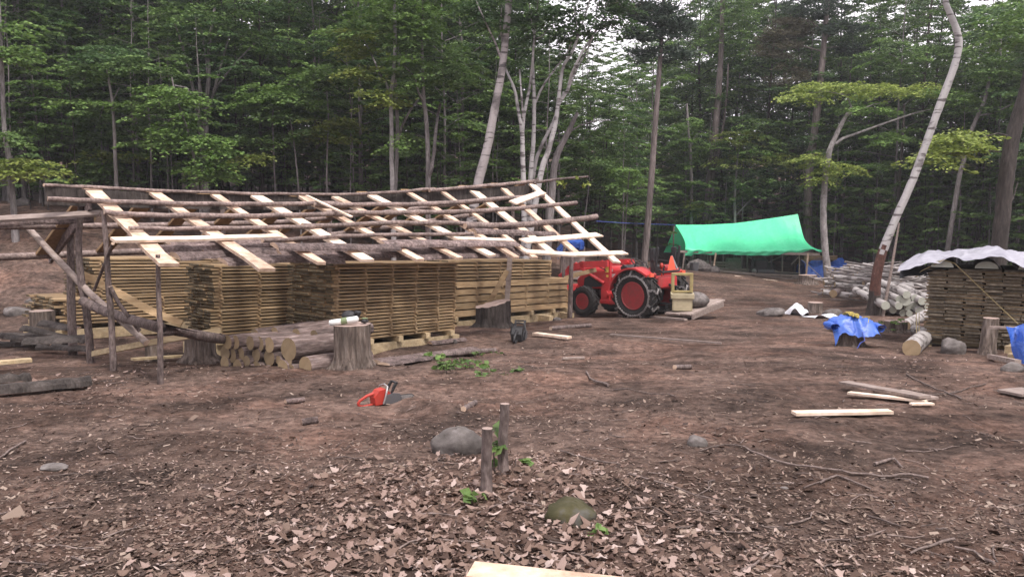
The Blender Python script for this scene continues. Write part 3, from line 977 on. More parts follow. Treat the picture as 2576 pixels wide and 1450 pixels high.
# left stack: a low wide base with a higher stack on it
c3 = (-8.62, 15.0)
stack(c3, -.52, 3.3, 1.5, 8, .21, .066, .038, [.04, .30, .62, .95],
      'rough sawn board in the low wide stack at the far left of the shed', 'boards of the low left stack', ends=0, stick_label='sticker in the low wide stack at the far left of the shed', endjit=.12)
pallet(c3, -.52, 3.3, 1.5, DX, DN, [.03, .97], 'long beam pallet under the low left stack of boards', .10)
c3b = (c3[0] + .62 * .62, c3[1] + .785 * .62)
stack(c3b, -.03, 3.0, 1.2, 12, .20, .066, .038, [.06, .44, .85],
      'rough sawn board in the upper stack at the left end of the shed', 'boards of the upper left stack', ends=0, stick_label='sticker in the upper stack at the left end of the shed', endjit=.05)
# long stack at the right, in the back row: heavy timbers below, boards above
cR = (-1.47, 18.15)
stack(cR, -.80, 4.9, 1.2, 5, .24, .170, .138, [.02, .2, .4, .6, .8, .985],
      'heavy squared timber in the lower half of the long right hand stack', 'timbers of the long right stack', ends=0, stick_label='sticker between heavy timbers of the long right hand stack', fjit=.015)
stack(cR, .055, 4.1, 1.2, 6, .24, .082, .048, [.02, .24, .46, .68, .97],
      'rough sawn board in the upper half of the long right hand stack', 'boards of the long right stack, upper half', ends=0, stick_label='sticker between boards of the long right hand stack')
pallet(cR, -.80, 4.9, 1.2, DX, DN, [.05, .35, .65, .85, .985], 'timber pallet under the long right hand stack', .11)
for k, s in ((.15, 3.6), (.2, 4.6)):
    p = Vector((cR[0], cR[1], 0)) + DX * s - DN * .35
    mb = MB(); mb.plank(Vector((p.x, p.y, g1(p.x, p.y) + .05)), Vector((p.x, p.y, g1(p.x, p.y) + .05)) + DN * 1.2, .16, .15, (0, 0, 1))
    loose('timber_block', mb, M['lumber_pale'], 'thick pale timber block poking out under the long right hand stack', 'timber', 'timber blocks under the long stack')
# stack with its board ends to the camera, under the grey sheet
dE = Vector((.50, .866, -.02)).normalized(); nE = Vector((.866, -.5, 0)).normalized()
nE = (nE - dE * nE.dot(dE)).normalized()
cE = (7.75, 14.75)
zE = g1(8.3, 14.5) + .10
stack(cE, zE, 2.6, 2.1, 23, .30, .0600, .037, [.03, .5, .97],
      'weathered grey board with its end showing in the stack under the grey sheet', 'boards of the weathered stack under the grey sheet', ends=9, stick_ind=False, d=dE, n=nE, mat='lumber_grey', jit=.05, fjit=.035, endjit=.07)
pallet(cE, zE, 2.6, 2.1, dE, nE, [.1, .9], 'grey timber bearers under the weathered board stack at right', .08)
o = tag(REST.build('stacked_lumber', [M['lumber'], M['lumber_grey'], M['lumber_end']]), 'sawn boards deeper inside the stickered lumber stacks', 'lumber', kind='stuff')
o = tag(STK.build('sticker_rows', M['lumber']), 'thin sticker strips between the boards of the outer stacks', 'stickers', kind='stuff')

# ------------------------------------------------------------------ logs
def log(p0, p1, r, mats, label, cat, group, name='log', n=16, seg=5, r1=None, jit=.03, flare=1.0):
    """a log with its axis along local X and rings on its sawn ends"""
    p0 = Vector(p0); d = Vector(p1) - p0; L = d.length
    mb = MB(); r1 = r1 or r
    mb.tube([(L * i / seg, 0, 0) for i in range(seg + 1)], [(r + (r1 - r) * i / seg) * (flare if i == 0 else 1) for i in range(seg + 1)], n, jit=jit, capmi=1)
    ob = mb.build(name, mats, None, (0, 0, 0), True, 50)
    nn = Vector((-d.y, d.x, 0))
    if nn.length < 1e-4: nn = Vector((0, 1, 0))
    ob.matrix_world = axes(d, nn, p0)
    return tag(ob, label, cat, group)
PILE = [(572, 860, 16), (592, 860, 16), (566, 887, 17.5), (583, 893, 17), (602, 890, 19), (565, 913, 16), (597, 921, 17), (629, 862, 16), (652, 865, 17),
        (677, 867, 17.5), (644, 892, 15), (677, 899, 19), (726, 878, 26), (726, 907, 11), (626, 925, 12.5), (644, 928, 18.5), (669, 933, 13.5), (711, 926, 19),
        (732, 931, 14), (768, 920, 22), (700, 905, 10), (620, 908, 13)]
for k, (u, v, r) in enumerate(PILE):
    y = 11.6 - (u - 565) / 200 * .55 + R.uniform(-.03, .06)
    p0 = W(u, v, y)
    lab = {12: 'largest log of the short log pile, ragged end, top right beside the tall stump',
           19: 'thick log low down in the short log pile next to the tall stump'}.get(k, 'short round log with a yellowish sawn end in the pile left of the tall stump')
    d = (D2 + Vector((R.uniform(-.06, .06), R.uniform(-.04, .04), -.04))).normalized()
    log(p0, p0 + d * R.uniform(1.15, 1.3), r * 1.14 * y / 2000, [M['log_bark'], M['cut_wood']], lab, 'log', None if k in (12, 19) else 'short logs in the pile by the tall stump')
# upper layer further back, only their bark shows
for k, (u, v, y) in enumerate(((640, 842, 12.0), (690, 838, 12.1), (745, 842, 11.9), (790, 846, 11.8))):
    p0 = W(u, v, y)
    log(p0, p0 + D2 * 1.1, .10, [M['log_bark'], M['cut_wood']], 'bark covered log lying at the back of the short log pile', 'log', 'logs at the back of the short log pile')
# ------------------------------------------------------------------ tractor (X forward, Y left, Z up)
TX, TY = 3.80, 21.5
hd = Vector((-.72, .69, 0)).normalized()
TZ = g1(TX, TY) - .03
tr = thing('tractor', 'red compact tractor with front loader and chained rear tyres beside the long stack', 'tractor', (TX, TY, TZ))
tr.rotation_euler = (0, math.radians(1.5), math.atan2(hd.y, hd.x))
def tp(name, mb, mats, smooth=False, parent=None, label=None, auto=None):
    o = mb.build(name, mats, parent or tr, (0, 0, 0), smooth, auto)
    if label: o['label'] = label
    return o
def wheel(name, x, y, rad, wid, rim_r, side, chain=False, lugs=20):
    """side +1 left, -1 right"""
    c = Vector((x, y, rad - .015))
    w = bpy.data.objects.new(name, None); COL.objects.link(w); w.parent = tr; w.location = c; w.empty_display_size = .1
    hw = wid / 2
    mb = MB()
    sh = .80 * rad
    prof = [(-hw * .80, rim_r), (-hw * .98, rim_r + (rad - rim_r) * .35), (-hw, sh), (-hw * .86, rad * .955), (-hw * .3, rad * .975),
            (hw * .3, rad * .975), (hw * .86, rad * .955), (hw, sh), (hw * .98, rim_r + (rad - rim_r) * .35), (hw * .80, rim_r)]
    mb.lathe(prof, 40, None, 0, closed=True)
    # chevron lugs
    for k in range(lugs * 2):
        a = 2 * PI * (k / (lugs * 2))
        s = 1 if k % 2 else -1
        vs = []
        for t, q in ((0.02, 0), (.96, 1)):
            ang = a + (.30 if rad > .5 else .22) * q
            yy = s * hw * t
            for da, r in ((-.055, rad * .95), (.055, rad * .95), (.045, rad * 1.035 - q * .015), (-.045, rad * 1.035 - q * .015)):
                vs.append(Vector((r * math.cos(ang + da), yy, r * math.sin(ang + da))))
        mb.add(vs, [(0, 1, 2, 3), (7, 6, 5, 4), (0, 4, 5, 1), (1, 5, 6, 2), (2, 6, 7, 3), (3, 7, 4, 0)])
    tp('tyre', mb, M['rubber'], False, w)
    mb = MB()
    o = side * hw
    mb.lathe([(o * .86, rim_r * 1.04), (o * .92, rim_r * .98), (o * .80, rim_r * .90), (o * .35, rim_r * .84), (o * .22, rim_r * .5),
              (o * .30, rim_r * .34), (o * .55, rim_r * .30), (o * .60, rim_r * .2), (o * .60, .01)], 32)
    mb.lathe([(-o * .86, rim_r * 1.04), (-o * .8, rim_r * .9), (o * .2, rim_r * .84), (o * .2, rim_r * .80)], 32)
    for k in range(8):
        a = 2 * PI * k / 8
        mb.lathe([(o * .28, .022), (o * .45, .022), (o * .45, .001)], 6, Matrix.Translation((rim_r * .42 * math.cos(a), 0, rim_r * .42 * math.sin(a))))
    for k in range(4):
        a = 2 * PI * k / 4 + .6
        mb.box((rim_r * .72 * math.cos(a), o * .30, rim_r * .72 * math.sin(a)), (.10, .05, .05), Matrix.Rotation(-a, 3, 'Y'))
    tp('rim', mb, M['red_dull'], True, w, auto=40)
    if chain:
        mb = MB()
        def link(p0, p1, r=.011):
            n = max(2, int((p1 - p0).length / .055))
            for i in range(n):
                a = p0.lerp(p1, i / n); b = p0.lerp(p1, (i + 1) / n)
                d = (b - a); sd = d.cross(Vector((0, 1, 0)) if i % 2 else a).normalized() * .016
                mb.tube([a + sd, b + sd], r, 5); mb.tube([a - sd, b - sd], r, 5)
        N = 44
        for s in (-1, 1):
            pr = [Vector((rad * .80 * math.cos(2 * PI * i / N) * (1 + .012 * math.sin(i * 2.1)), s * (hw * 1.03), rad * .80 * math.sin(2 * PI * i / N) * (1 + .012 * math.sin(i * 2.1)))) for i in range(N + 1)]
            for a, b in zip(pr[:-1], pr[1:]): link(a, b)
        for k in range(9):
            a = 2 * PI * k / 9 + .15
            pts = []
            for i in range(9):
                t = -1 + 2 * i / 8
                rr = rad * (1.045 if abs(t) < .9 else .82)
                aa = a + .10 * math.sin(t * 4.5)
                pts.append(Vector((rr * math.cos(aa), t * hw * (1.0 if abs(t) < .9 else 1.03), rr * math.sin(aa))))
            for p, q in zip(pts[:-1], pts[1:]): link(p, q)
        tp('tyre_chain', mb, M['chain'], False, w)
    return w
wheel('rear_wheel', 0, .70, .66, .40, .36, 1, True)
wheel('rear_wheel', 0, -.70, .66, .40, .36, -1, True)
wheel('front_wheel', 1.78, .66, .42, .28, .22, 1, False, 18)
wheel('front_wheel', 1.78, -.66, .42, .28, .22, -1, False, 18)
# chassis, axles, transmission
mb = MB()
mb.bbox((.1, 0, .66), (.7, .52, .46), b=.06)
mb.bbox((1.0, 0, .62), (1.5, .36, .36), b=.05)
mb.bbox((1.78, 0, .44), (.22, 1.0, .16), b=.04)
mb.bbox((0, 0, .66), (.26, 1.0, .26), b=.06)
mb.bbox((2.05, 0, .62), (.6, .36, .26), b=.05)
tp('chassis', mb, M['black'])
# hood: lofted sections
def section(x, w, z0, z1, rr):
    pts = []
    for i in range(6):
        a = PI / 2 * i / 5
        pts.append((x, w - rr + rr * math.cos(a), z1 - rr + rr * math.sin(a)))
    P = [(x, w * .96, z0)] + pts
    return P + [(x, -y, z) for (_, y, z) in reversed(P)]
mb = MB()
secs = [section(.78, .34, .78, 1.36, .14), section(1.2, .36, .74, 1.38, .15), section(1.75, .35, .74, 1.33, .16), section(2.15, .32, .76, 1.20, .17), section(2.36, .26, .80, 1.04, .12)]
n = len(secs[0]); vs = [p for s in secs for p in s]; fs = []
for i in range(len(secs) - 1):
    for k in range(n - 1):
        fs.append((i * n + k, i * n + k + 1, i * n + n + k + 1, i * n + n + k))
fs.append(tuple(range(n - 1, -1, -1))); fs.append(tuple((len(secs) - 1) * n + k for k in range(n)))
mb.add(vs, fs)
hood = tp('hood', mb, M['red'], True, auto=50)
mb = MB()   # black side grilles and their red frame
for s in (1, -1):
    mb.prism([(1.30, .82), (1.62, .78), (2.05, .80), (2.02, 1.02), (1.72, 1.16), (1.42, 1.0)], s * .345, s * .365)
tp('grille', mb, M['black'], parent=hood)
mb = MB()
for s in (1, -1):
    mb.box((1.02, s * .362, 1.12), (.26, .004, .10)); mb.box((1.10, s * .352, 1.27), (.16, .004, .07))
tp('decal', mb, M['decal'], parent=hood)
mb = MB()
for s in (1, -1): mb.box((2.30, s * .18, 1.0), (.1, .12, .1))
tp('headlight', mb, M['decal'], parent=hood)
# dashboard cowl, steering wheel, seat, platform
mb = MB(); mb.prism([(.50, .78), (.80, .78), (.80, 1.36), (.70, 1.42), (.46, 1.30)], -.30, .30)
tp('dashboard', mb, M['black'])
mb = MB()
RM = Matrix.Translation((.44, 0, 1.47)) @ Matrix.Rotation(math.radians(-38), 4, 'Y')
ring = [RM @ Vector((.20 * math.cos(2 * PI * i / 24), .20 * math.sin(2 * PI * i / 24), 0)) for i in range(25)]
mb.tube(ring, .016, 6, cap=False)
for a in (0, 2.1, 4.2): mb.tube([RM @ Vector((0, 0, -.03)), RM @ Vector((.20 * math.cos(a), .20 * math.sin(a), 0))], .012, 5)
mb.tube([RM @ Vector((0, 0, 0)), Vector((.62, 0, 1.28))], .025, 6)
tp('steering_wheel', mb, M['black'], True)
mb = MB(); mb.bbox((.02, 0, 1.02), (.46, .48, .12), b=.05); mb.bbox((-.24, 0, 1.24), (.12, .46, .42), Matrix.Rotation(-.15, 3, 'Y'), b=.05)
tp('seat', mb, M['black'], True, auto=40)
mb = MB(); mb.bbox((.52, 0, .72), (.62, 1.02, .05), b=.01); mb.box((.62, .42, .50), (.26, .22, .03)); mb.box((.62, .42, .60), (.03, .2, .22))
tp('footplate', mb, M['black'])
# fenders
def fender(s):
    mb = MB()
    prof = []
    for i in range(13):
        a = math.radians(12 + 118 * i / 12)
        prof.append((.75 * math.cos(a) + .02, .66 + .75 * math.sin(a) * (.98 if i < 10 else .95)))
    y0, y1 = s * .44, s * .92
    vs = []
    for (x, z) in prof: vs += [(x, y0, z), (x, y1, z), (x * .97, y1, z - .05), (x * .97, y0, z - .05)]
    fs = []
    for i in range(12):
        o = i * 4
        for q in range(4): fs.append((o + q, o + (q + 1) % 4, o + 4 + (q + 1) % 4, o + 4 + q))
    fs += [(0, 1, 2, 3), (48, 51, 50, 49)]
    mb.add(vs, fs)
    inner = [(x, z) for x, z in prof] + [(-.35, .75), (.55, .72)]
    mb.prism(inner, s * .43, s * .45)
    f = tp('fender', mb, M['red'], True, auto=35)
    mb = MB(); mb.box((-.52, s * .76, 1.20), (.06, .16, .09)); tp('tail_light', mb, M['triangle'], parent=f)
    mb = MB(); mb.tube([(-.22, s * .55, 1.42), (-.22, s * .55, 1.52), (.12, s * .55, 1.52), (.12, s * .55, 1.42)], .016, 6); tp('grab_handle', mb, M['black'], True, f)
fender(1); fender(-1)
mb = MB(); mb.bbox((-.42, 0, .98), (.30, .86, .34), b=.05); tp('rear_cover', mb, M['red'])
# folded roll bar
mb = MB()
for s in (1, -1):
    mb.bbox((-.38, s * .52, 1.15), (.09, .07, .90), b=.015)
    mb.bbox((-.40, s * .52, 1.72), (.15, .10, .36), Matrix.Rotation(.06, 3, 'Y'), b=.02)
    mb.bbox((-.52, s * .52, 1.62), (.07, .06, .62), Matrix.Rotation(-.16, 3, 'Y'), b=.015)
    mb.tube([(-.40, s * .46, 1.84), (-.40, s * .58, 1.84)], .03, 8)
mb.tube([(-.58, .52, 1.34), (-.62, .40, 1.26), (-.62, -.40, 1.26), (-.58, -.52, 1.34)], .03, 7)
tp('roll_bar', mb, M['black'])
mb = MB(); mb.tube([(-.50, -.50, 1.30), (-.36, -.44, 1.66)], .035, 8); tp('gas_strut', mb, M['steel'], True)
mb = MB()
Z0 = 1.30
mb.prism([(-.20, Z0), (.20, Z0), (.04, Z0 + .37), (-.04, Z0 + .37)], -.655, -.64, 'X')
tri = tp('warning_triangle', mb, M['triangle'], label='orange and red slow vehicle triangle')
mb = MB(); mb.tube([(-.50, .25, 1.15), (-.50, .25, 1.36)], .02, 6); mb.blob((-.50, .25, 1.42), (.055, .055, .08), 8, 6, 0); tp('beacon', mb, M['orange'], True)
# loader
def lpoly(path, w, y0, y1):
    """bent flat arm along path in the XZ plane"""
    mb = MB()
    for a, b in zip(path[:-1], path[1:]):
        d = Vector((b[0] - a[0], 0, b[1] - a[1])); nrm = Vector((-d.z, 0, d.x)).normalized() * w / 2
        e = d.normalized() * w * .35
        A = Vector((a[0], 0, a[1])) - e; B = Vector((b[0], 0, b[1])) + e
        mb.prism([((A + nrm).x, (A + nrm).z), ((B + nrm).x, (B + nrm).z), ((B - nrm).x, (B - nrm).z), ((A - nrm).x, (A - nrm).z)], y0, y1)
    return mb
for s in (1, -1):
    mb = MB()
    mb.prism([(1.02, .42), (1.30, .42), (1.30, .70), (1.22, 1.12), (1.12, 1.52), (.98, 1.52), (.98, 1.1), (1.04, .8)], s * .46, s * .54)
    mb.bbox((1.0, s * .50, .40), (.70, .10, .12), b=.02)
    mb.tube([(1.10, s * .28, .62), (1.10, s * .60, .62)], .085, 12)
    mb.tube([(1.10, s * .40, 1.45), (1.10, s * .62, 1.45)], .05, 10)
    mb.prism([(.70, .42), (1.0, .42), (.92, .62), (.84, .62)], s * .48, s * .51)
    fr = tp('loader_post', mb, M['red'])
    mb = MB(); mb.box((1.08, s * .545, 1.30), (.10, .006, .16)); mb.box((1.07, s * .545, 1.12), (.07, .006, .06)); tp('decal', mb, M['decal_yellow'], parent=fr)
    mb = lpoly([(1.05, 1.46), (1.9, 1.42), (2.35, 1.28), (3.15, .48)], .17, s * .57, s * .65)
    arm = tp('loader_arm', mb, M['red'])
    mb = MB(); mb.tube([(1.18, s * .56, .92), (1.50, s * .60, 1.10)], .05, 9); mb2 = MB(); mb2.tube([(1.45, s * .60, 1.07), (2.0, s * .61, 1.36)], .028, 8)
    mb.tube([(1.36, s * .60, 1.02), (1.95, s * .61, 1.33)], .045, 9)
    tp('loader_cylinder', mb, M['red'], True); tp('cylinder_rod', mb2, M['steel'], True)
    mb = MB(); mb.tube([(2.1, s * .61, 1.46), (2.75, s * .61, 1.08)], .04, 8); tp('loader_cylinder', mb, M['red'], True)
mb = MB(); mb.tube([(2.35, -.6, 1.28), (2.35, .6, 1.28)], .06, 10); tp('cross_tube', mb, M['red'], True)
mb = MB()
mb.prism([(3.1, .75), (3.1, .10), (3.75, .06), (3.75, .11), (3.2, .16), (3.17, .75)], -.85, .85)
for s in (1, -1): mb.prism([(3.1, .75), (3.1, .10), (3.75, .06), (3.4, .55)], s * .85, s * .87)
tp('bucket', mb, M['red'])
mb = MB()
for s in (1, -1):
    mb.tube([(1.1, s * .45, .95), (1.0, s * .50, 1.15), (1.15, s * .56, 1.3), (1.7, s * .60, 1.50), (2.2, s * .60, 1.42)], .014, 5)
    mb.tube([(1.15, s * .44, .80), (1.30, s * .50, .9), (1.35, s * .58, 1.08)], .014, 5)
tp('hydraulic_hose', mb, M['black'], True)
mb = MB()
for k, y in enumerate((.30, .36, -.34)):
    mb.tube([(.25, y, 1.0), (.30 + .02 * k, y, 1.34)], .010, 5); mb.blob((.30 + .02 * k, y, 1.36), (.022, .022, .03), 7, 5, 0)
tp('control_lever', mb, M['black'], True)
# engine clutter seen below the hood
mb = MB()
mb.bbox((.98, .30, .76), (.26, .10, .16), b=.03); mb.tube([(.8, .3, .62), (1.2, .34, .66), (1.3, .3, .8)], .03, 6); mb.bbox((1.5, .22, .62), (.2, .12, .18), b=.03)
tp('engine_block', mb, M['grey_plastic'])
# carry-all platform on the three point hitch
mb = MB()
for s in (1, -1):
    mb.plank((-.35, s * .36, .45), (-1.05, s * .38, .42), .05, .07)
mb.tube([(-.35, 0, .95), (-.85, 0, .85)], .035, 7)
mb.plank((-.92, -.66, .40), (-.92, .66, .40), .10, .12)
cr = tp('hitch_arms', mb, M['black'])
pf = thing('x', 'x', 'x'); bpy.data.objects.remove(pf)
def deck_z(y): return .33 - .13 * y      # the deck hangs lower on its left side
mb = MB()
for k in range(5):
    ya, yb2 = -.90 - R.uniform(0, .2), .74 + R.uniform(0, .05)
    x = -.99 - .15 * k
    mb.plank((x, ya, deck_z(ya)), (x, yb2, deck_z(yb2)), .135, .04)
deck = tp('carry_deck', mb, M['weathered'], label='grey plank platform carried low behind the rear wheels')
mb = MB()
for y in (-.55, 0, .55): mb.plank((-.86, y, deck_z(y) - .07), (-1.66, y, deck_z(y) - .07), .09, .09)
mb.plank((-1.69, -.85, deck_z(-.85) - .06), (-1.69, .72, deck_z(.72) - .06), .04, .13)
tp('deck_joist', mb, M['weathered'], parent=deck)
TM = Matrix.Translation(tr.location) @ tr.rotation_euler.to_matrix().to_4x4()
def on_tractor(p):
    return TM @ Vector(p)
# things carried on the deck
def local_thing(name, label, cat, p, build, smooth=False):
    t = thing(name, label, cat, on_tractor(p)); t.rotation_euler = tr.rotation_euler
    build(t); return t
def crate(t):
    mb = MB()
    # open tub with a turned-over rim
    for (x0, y0, x1, y1) in ((-.22, -.20, -.22, .20), (.22, -.20, .22, .20)):
        mb.prism([(y0 * .86, .0), (y1 * .86, .0), (y1, .40), (y0, .40)], x0 - .012, x0 + .012, 'X')
    for y in (-.20, .20): mb.prism([(-.21, 0), (.21, 0), (.22, .40), (-.22, .40)], y * .95 - .012, y * .95 + .012, 'Y')
    mb.box((0, 0, .012), (.42, .36, .02))
    for y in (-.22, .22): mb.bbox((0, y, .37), (.50, .03, .13), b=.01)
    for x in (-.245, .245): mb.bbox((x, 0, .37), (.03, .47, .13), b=.01)
    tub = mb.build('tub', M['beige'], t, (0, 0, 0)); t.scale = (1.2, 1.25, 1.0)
    mb = MB()
    for y in (-.19, .19): mb.bbox((.16, y, .66), (.06, .07, .48), b=.012)
    mb.bbox((.16, 0, .90), (.06, .45, .07), b=.012); mb.bbox((.16, 0, .45), (.05, .40, .05), b=.012)
    mb.build('square_frame', M['yellow_metal'], t, (0, 0, 0))
local_thing('beige_tub', 'beige plastic tub with a square yellow frame standing on the tractor deck', 'tub', (-1.18, .36, .31), crate).rotation_euler = (0.0, 0.0, tr.rotation_euler.z + math.radians(-56))
def boulder(t):
    mb = MB(); mb.blob((0, 0, .17), (.32, .25, .20), 14, 9, .10, seed=4)
    mb.build('stone', M['rock'], t, (0, 0, 0), True)
mb = MB(); q = on_tractor((-1.36, .0, .34)); mb.blob((q.x, q.y, q.z + .19), (.33, .27, .21), 14, 9, .10, seed=4)
loose('boulder', mb, M['rock'], 'rounded grey boulder riding on the wooden deck behind the tractor', 'boulder', smooth=True)
mb = MB(); q = on_tractor((-1.15, -.35, .38)); mb.blob((q.x, q.y, q.z + .10), (.22, .30, .14), 10, 7, .25, seed=9)
loose('dark_bundle', mb, M['black'], 'dark crumpled bundle on the tractor deck behind the yellow frame', 'bundle')
# ------------------------------------------------------------------ green tarp shelter with a sawmill
YT = 40.0
sh = thing('tarp_shelter', 'bright green tarp stretched over a low pole frame at the edge of the wood', 'shelter', (10.5, YT, g1(10.5, YT)))
top = [W(1699, 565, YT + 2.2), W(1770, 563, YT + 2.2), W(1843, 559, YT + 2.2), W(1925, 549, YT + 2.2), W(2007, 538, YT + 2.2)]
bot = [W(1724, 627, YT), W(1800, 628.5, YT), W(1880, 629, YT), W(1960, 629, YT), W(2046, 626, YT)]
def lerp_list(P, t):
    k = min(int(t * (len(P) - 1)), len(P) - 2); f = t * (len(P) - 1) - k
    return P[k].lerp(P[k + 1], f)
NU, NV = 72, 18
grid = []
for j in range(NV + 1):
    row = []
    w = j / NV
    for i in range(NU + 1):
        u = i / NU
        p = lerp_list(top, u).lerp(lerp_list(bot, u), w)
        # folds hanging from the ridge, slack between the supports
        fold = .05 * math.sin(u * 46 + 2.2 * math.sin(u * 9)) * (1 - .6 * w) * (.3 + w) + .035 * math.sin(u * 95 + 5 * w) * (1 - w) + .03 * math.sin(u * 20 - 6 * w)
        p = p + Vector((0, -.8, .5)) * fold * .8 * min(1, .15 + w * 1.5) - Vector((0, 0, .12)) * math.sin(PI * w) - Vector((0, .1, .05)) * math.sin(PI * u)
        if w < .99 and u < .2: p = p + Vector((.55, 0, 0)) * (1 - u / .2) * math.sin(PI * w) * .35
        if u > .82: p = p + Vector((0, 0, -.35)) * (u - .82) / .18 * math.sin(PI * w)
        row.append(p)
    grid.append(row)
# hanging front flap
for j in range(1, 5):
    row = []
    for i in range(NU + 1):
        u = i / NU
        b = grid[NV][i]
        dz = (.20 + .012 * math.sin(u * 31) + .02 * math.sin(u * 11 + 1) + (.10 if u < .06 else 0) - (.14 * max(0, u - .9) / .1)) * j / 4
        row.append(b + Vector((0, .10 * j / 4 + .04 * math.sin(u * 60 + j), -dz)))
    grid.append(row)
mb = MB(); mb.sheet(grid)
# far slope and the drawn-out corner at the right
back = [[p for p in grid[0]], [p + Vector((0, 1.3, -.75)) for p in grid[0]], [p + Vector((-.1, 2.6, -1.6)) for p in grid[0]]]
mb.sheet(back)
tail = W(2083, 632, YT + .1)
e = [g[-1] for g in grid]
cor = []
for g, w in zip(e, [i / (len(e) - 1) for i in range(len(e))]):
    k = max(0, (w - .35) / .65)
    q = g.lerp(tail, k ** 1.5 * .97)
    cor.append([g, g.lerp(q, .5) - Vector((0, 0, .10 * k)), q])
mb.sheet(cor)
tarp = mb.build('tarp', M['tarp_green'], sh, sh.location, True)
def stick(name, a, b, r, mat, parent=sh, n=7, orig=None):
    mb = MB(); mb.tube([a, b], [r, r * .85], n); return mb.build(name, M[mat], parent, parent.location if orig is None else orig, True)
def to_ground(u, v, y):
    p = W(u, v, y); return Vector((p.x, p.y, g1(p.x, p.y) - .05))
for (u0, u1, y, r, mt) in ((1801, 1793, YT - .1, .05, 'fresh_live'), (1786, 1788, YT + .2, .05, 'post_bark'), (1722, 1716, YT + .1, .05, 'weathered'), (2033, 2027, YT, .055, 'fresh_live'),
                           (2011, 2010, YT + 1.2, .045, 'weathered'), (1968, 1967, YT + 2.4, .045, 'weathered'), (1880, 1879, YT + 2.4, .045, 'weathered'), (1748, 1749, YT + 2.4, .04, 'weathered'),
                           (1738, 1737, YT + 2.6, .035, 'weathered'), (1695, 1693, YT + 2.2, .045, 'weathered')):
    stick('pole', W(u0, 636 if u0 != 1695 else 568, y), to_ground(u1, 703, y), r, mt)
for (a, b, y) in (((1724, 648), (1768, 690), YT + 2.2), ((1772, 655), (1722, 683), YT + 2.2), ((1932, 660), (1968, 643), YT + 2.2), ((1990, 665), (2010, 645), YT + 1.4), ((1930, 672), (1975, 690), YT + 2.6),
                  ((1880, 645), (1910, 658), YT + 2.4), ((1787, 655), (1770, 690), YT + .4), ((1800, 683), (1820, 706), YT + .2), ((1770, 705), (1790, 672), YT + .2)):
    stick('diagonal_brace', W(*a, y), W(*b, y), .035, 'weathered')
mb = MB(); mb.plank(W(1708, 632, YT + .05), W(2062, 639, YT + .05), .06, .12, (0, 0, 1)); mb.build('eave_board', M['weathered'], sh, sh.location)
# a sawmill under the tarp
sm = thing('sawmill', 'dark portable sawmill with rails and a small wheel under the green tarp', 'sawmill', to_ground(1900, 690, YT + 1.2))
def sp(name, mb, mat, smooth=False): return mb.build(name, M[mat], sm, sm.location, smooth)
y = YT + 1.2
for dy in (0, .7):
    mb = MB(); mb.plank(W(1816, 683, y + dy), W(2008, 689, y + dy), .07, .10); sp('rail', mb, 'black')
mb = MB()
for u in (1830, 1900, 1990): mb.plank(W(u, 688, y), to_ground(u, 690, y), .07, .07, (0, 1, 0))
sp('leg', mb, 'black')
mb = MB(); c = W(1910, 668, y + .3); mb.bbox(c, (.75, .7, .75), b=.08); mb.bbox(c + Vector((.55, 0, -.05)), (.5, .45, .4), b=.08)
mb.tube([c + Vector((-.5, -.4, -.3)), c + Vector((-.5, -.4, .45))], .04, 6); mb.tube([c + Vector((.5, -.4, -.3)), c + Vector((.5, -.4, .45))], .04, 6)
sp('saw_head', mb, 'black')
mb = MB(); mb.bbox(W(1925, 681, y - .1), (.9, .3, .16), b=.03); sp('guard', mb, 'grey_plastic')
c = W(1895, 702, y - .25)
mb = MB(); mb.lathe([(-.09, .11), (-.10, .19), (0, .235), (.10, .19), (.09, .11)], 20, Matrix.Translation((c.x, c.y, g1(c.x, c.y) + .23))); sp('tyre', mb, 'rubber', True)
mb = MB(); mb.lathe([(-.11, .13), (-.08, .10), (-.08, .02)], 16, Matrix.Translation((c.x, c.y, g1(c.x, c.y) + .23))); sp('rim', mb, 'steel', True)
# boards lying under and in front of the tarp
def flat_board(a, b, w, t, mat, label, name='loose_board', y=None, group=None, lift=.0, cat='board', up=(0, 0, 1), slab=False):
    p0, p1 = (gp(*a), gp(*b)) if y is None else (to_ground(*a, y), to_ground(*b, y))
    zz = Vector((0, 0, t / 2 + .02 + lift))
    mb = MB()
    if slab: mb.slab(p0 + zz * .4, p1 + zz * .4, w, t, up, seg=8, wob=.012)
    else: mb.plank(p0 + zz, p1 + zz, w, t, up, seg=6, wob=.004)
    return loose(name, mb, [M[mat], M['fresh_live']] if slab else M[mat], label, cat, group)
for (u0, u1, yy, l, k) in ((1722, 2010, YT + 1.6, .25, 0), (1735, 1900, YT + .9, .12, 1), (1900, 2010, YT + .9, .15, 2), (1740, 1860, YT + 2.0, .5, 3)):
    a, b = to_ground(u0, 690, yy), to_ground(u1, 690, yy)
    mb = MB(); mb.plank(a + Vector((0, 0, l)), b + Vector((0, 0, l + .03)), .3, .10); mb.plank(a + Vector((0, .05, l - .12)), b + Vector((0, .05, l - .12)), .3, .10)
    loose('stored_timber', mb, M['weathered'], 'sawn timber stored on the ground in the dark under the green tarp', 'timber', 'timber stored under the green tarp')
flat_board((1848, 712), (1955, 712), .22, .04, 'fresh', 'pale board lying on the ground in front of the green tarp', y=37.5)
mb = MB(); c = to_ground(1757, 695, YT - .4); mb.blob((c.x, c.y, c.z + .25), (.5, .35, .35), 10, 7, .2, seed=3); loose('white_stump', mb, M['rock'], 'pale lump of rock and stump at the left front of the tarp shelter', 'stump')
mb = MB(); c = to_ground(1746, 692, YT - .9); mb.tube([c, c + Vector((0, 0, .45))], [.2, .24], 12); loose('bucket', mb, M['grey_plastic'], 'dark bucket standing by the left front of the tarp shelter', 'bucket')
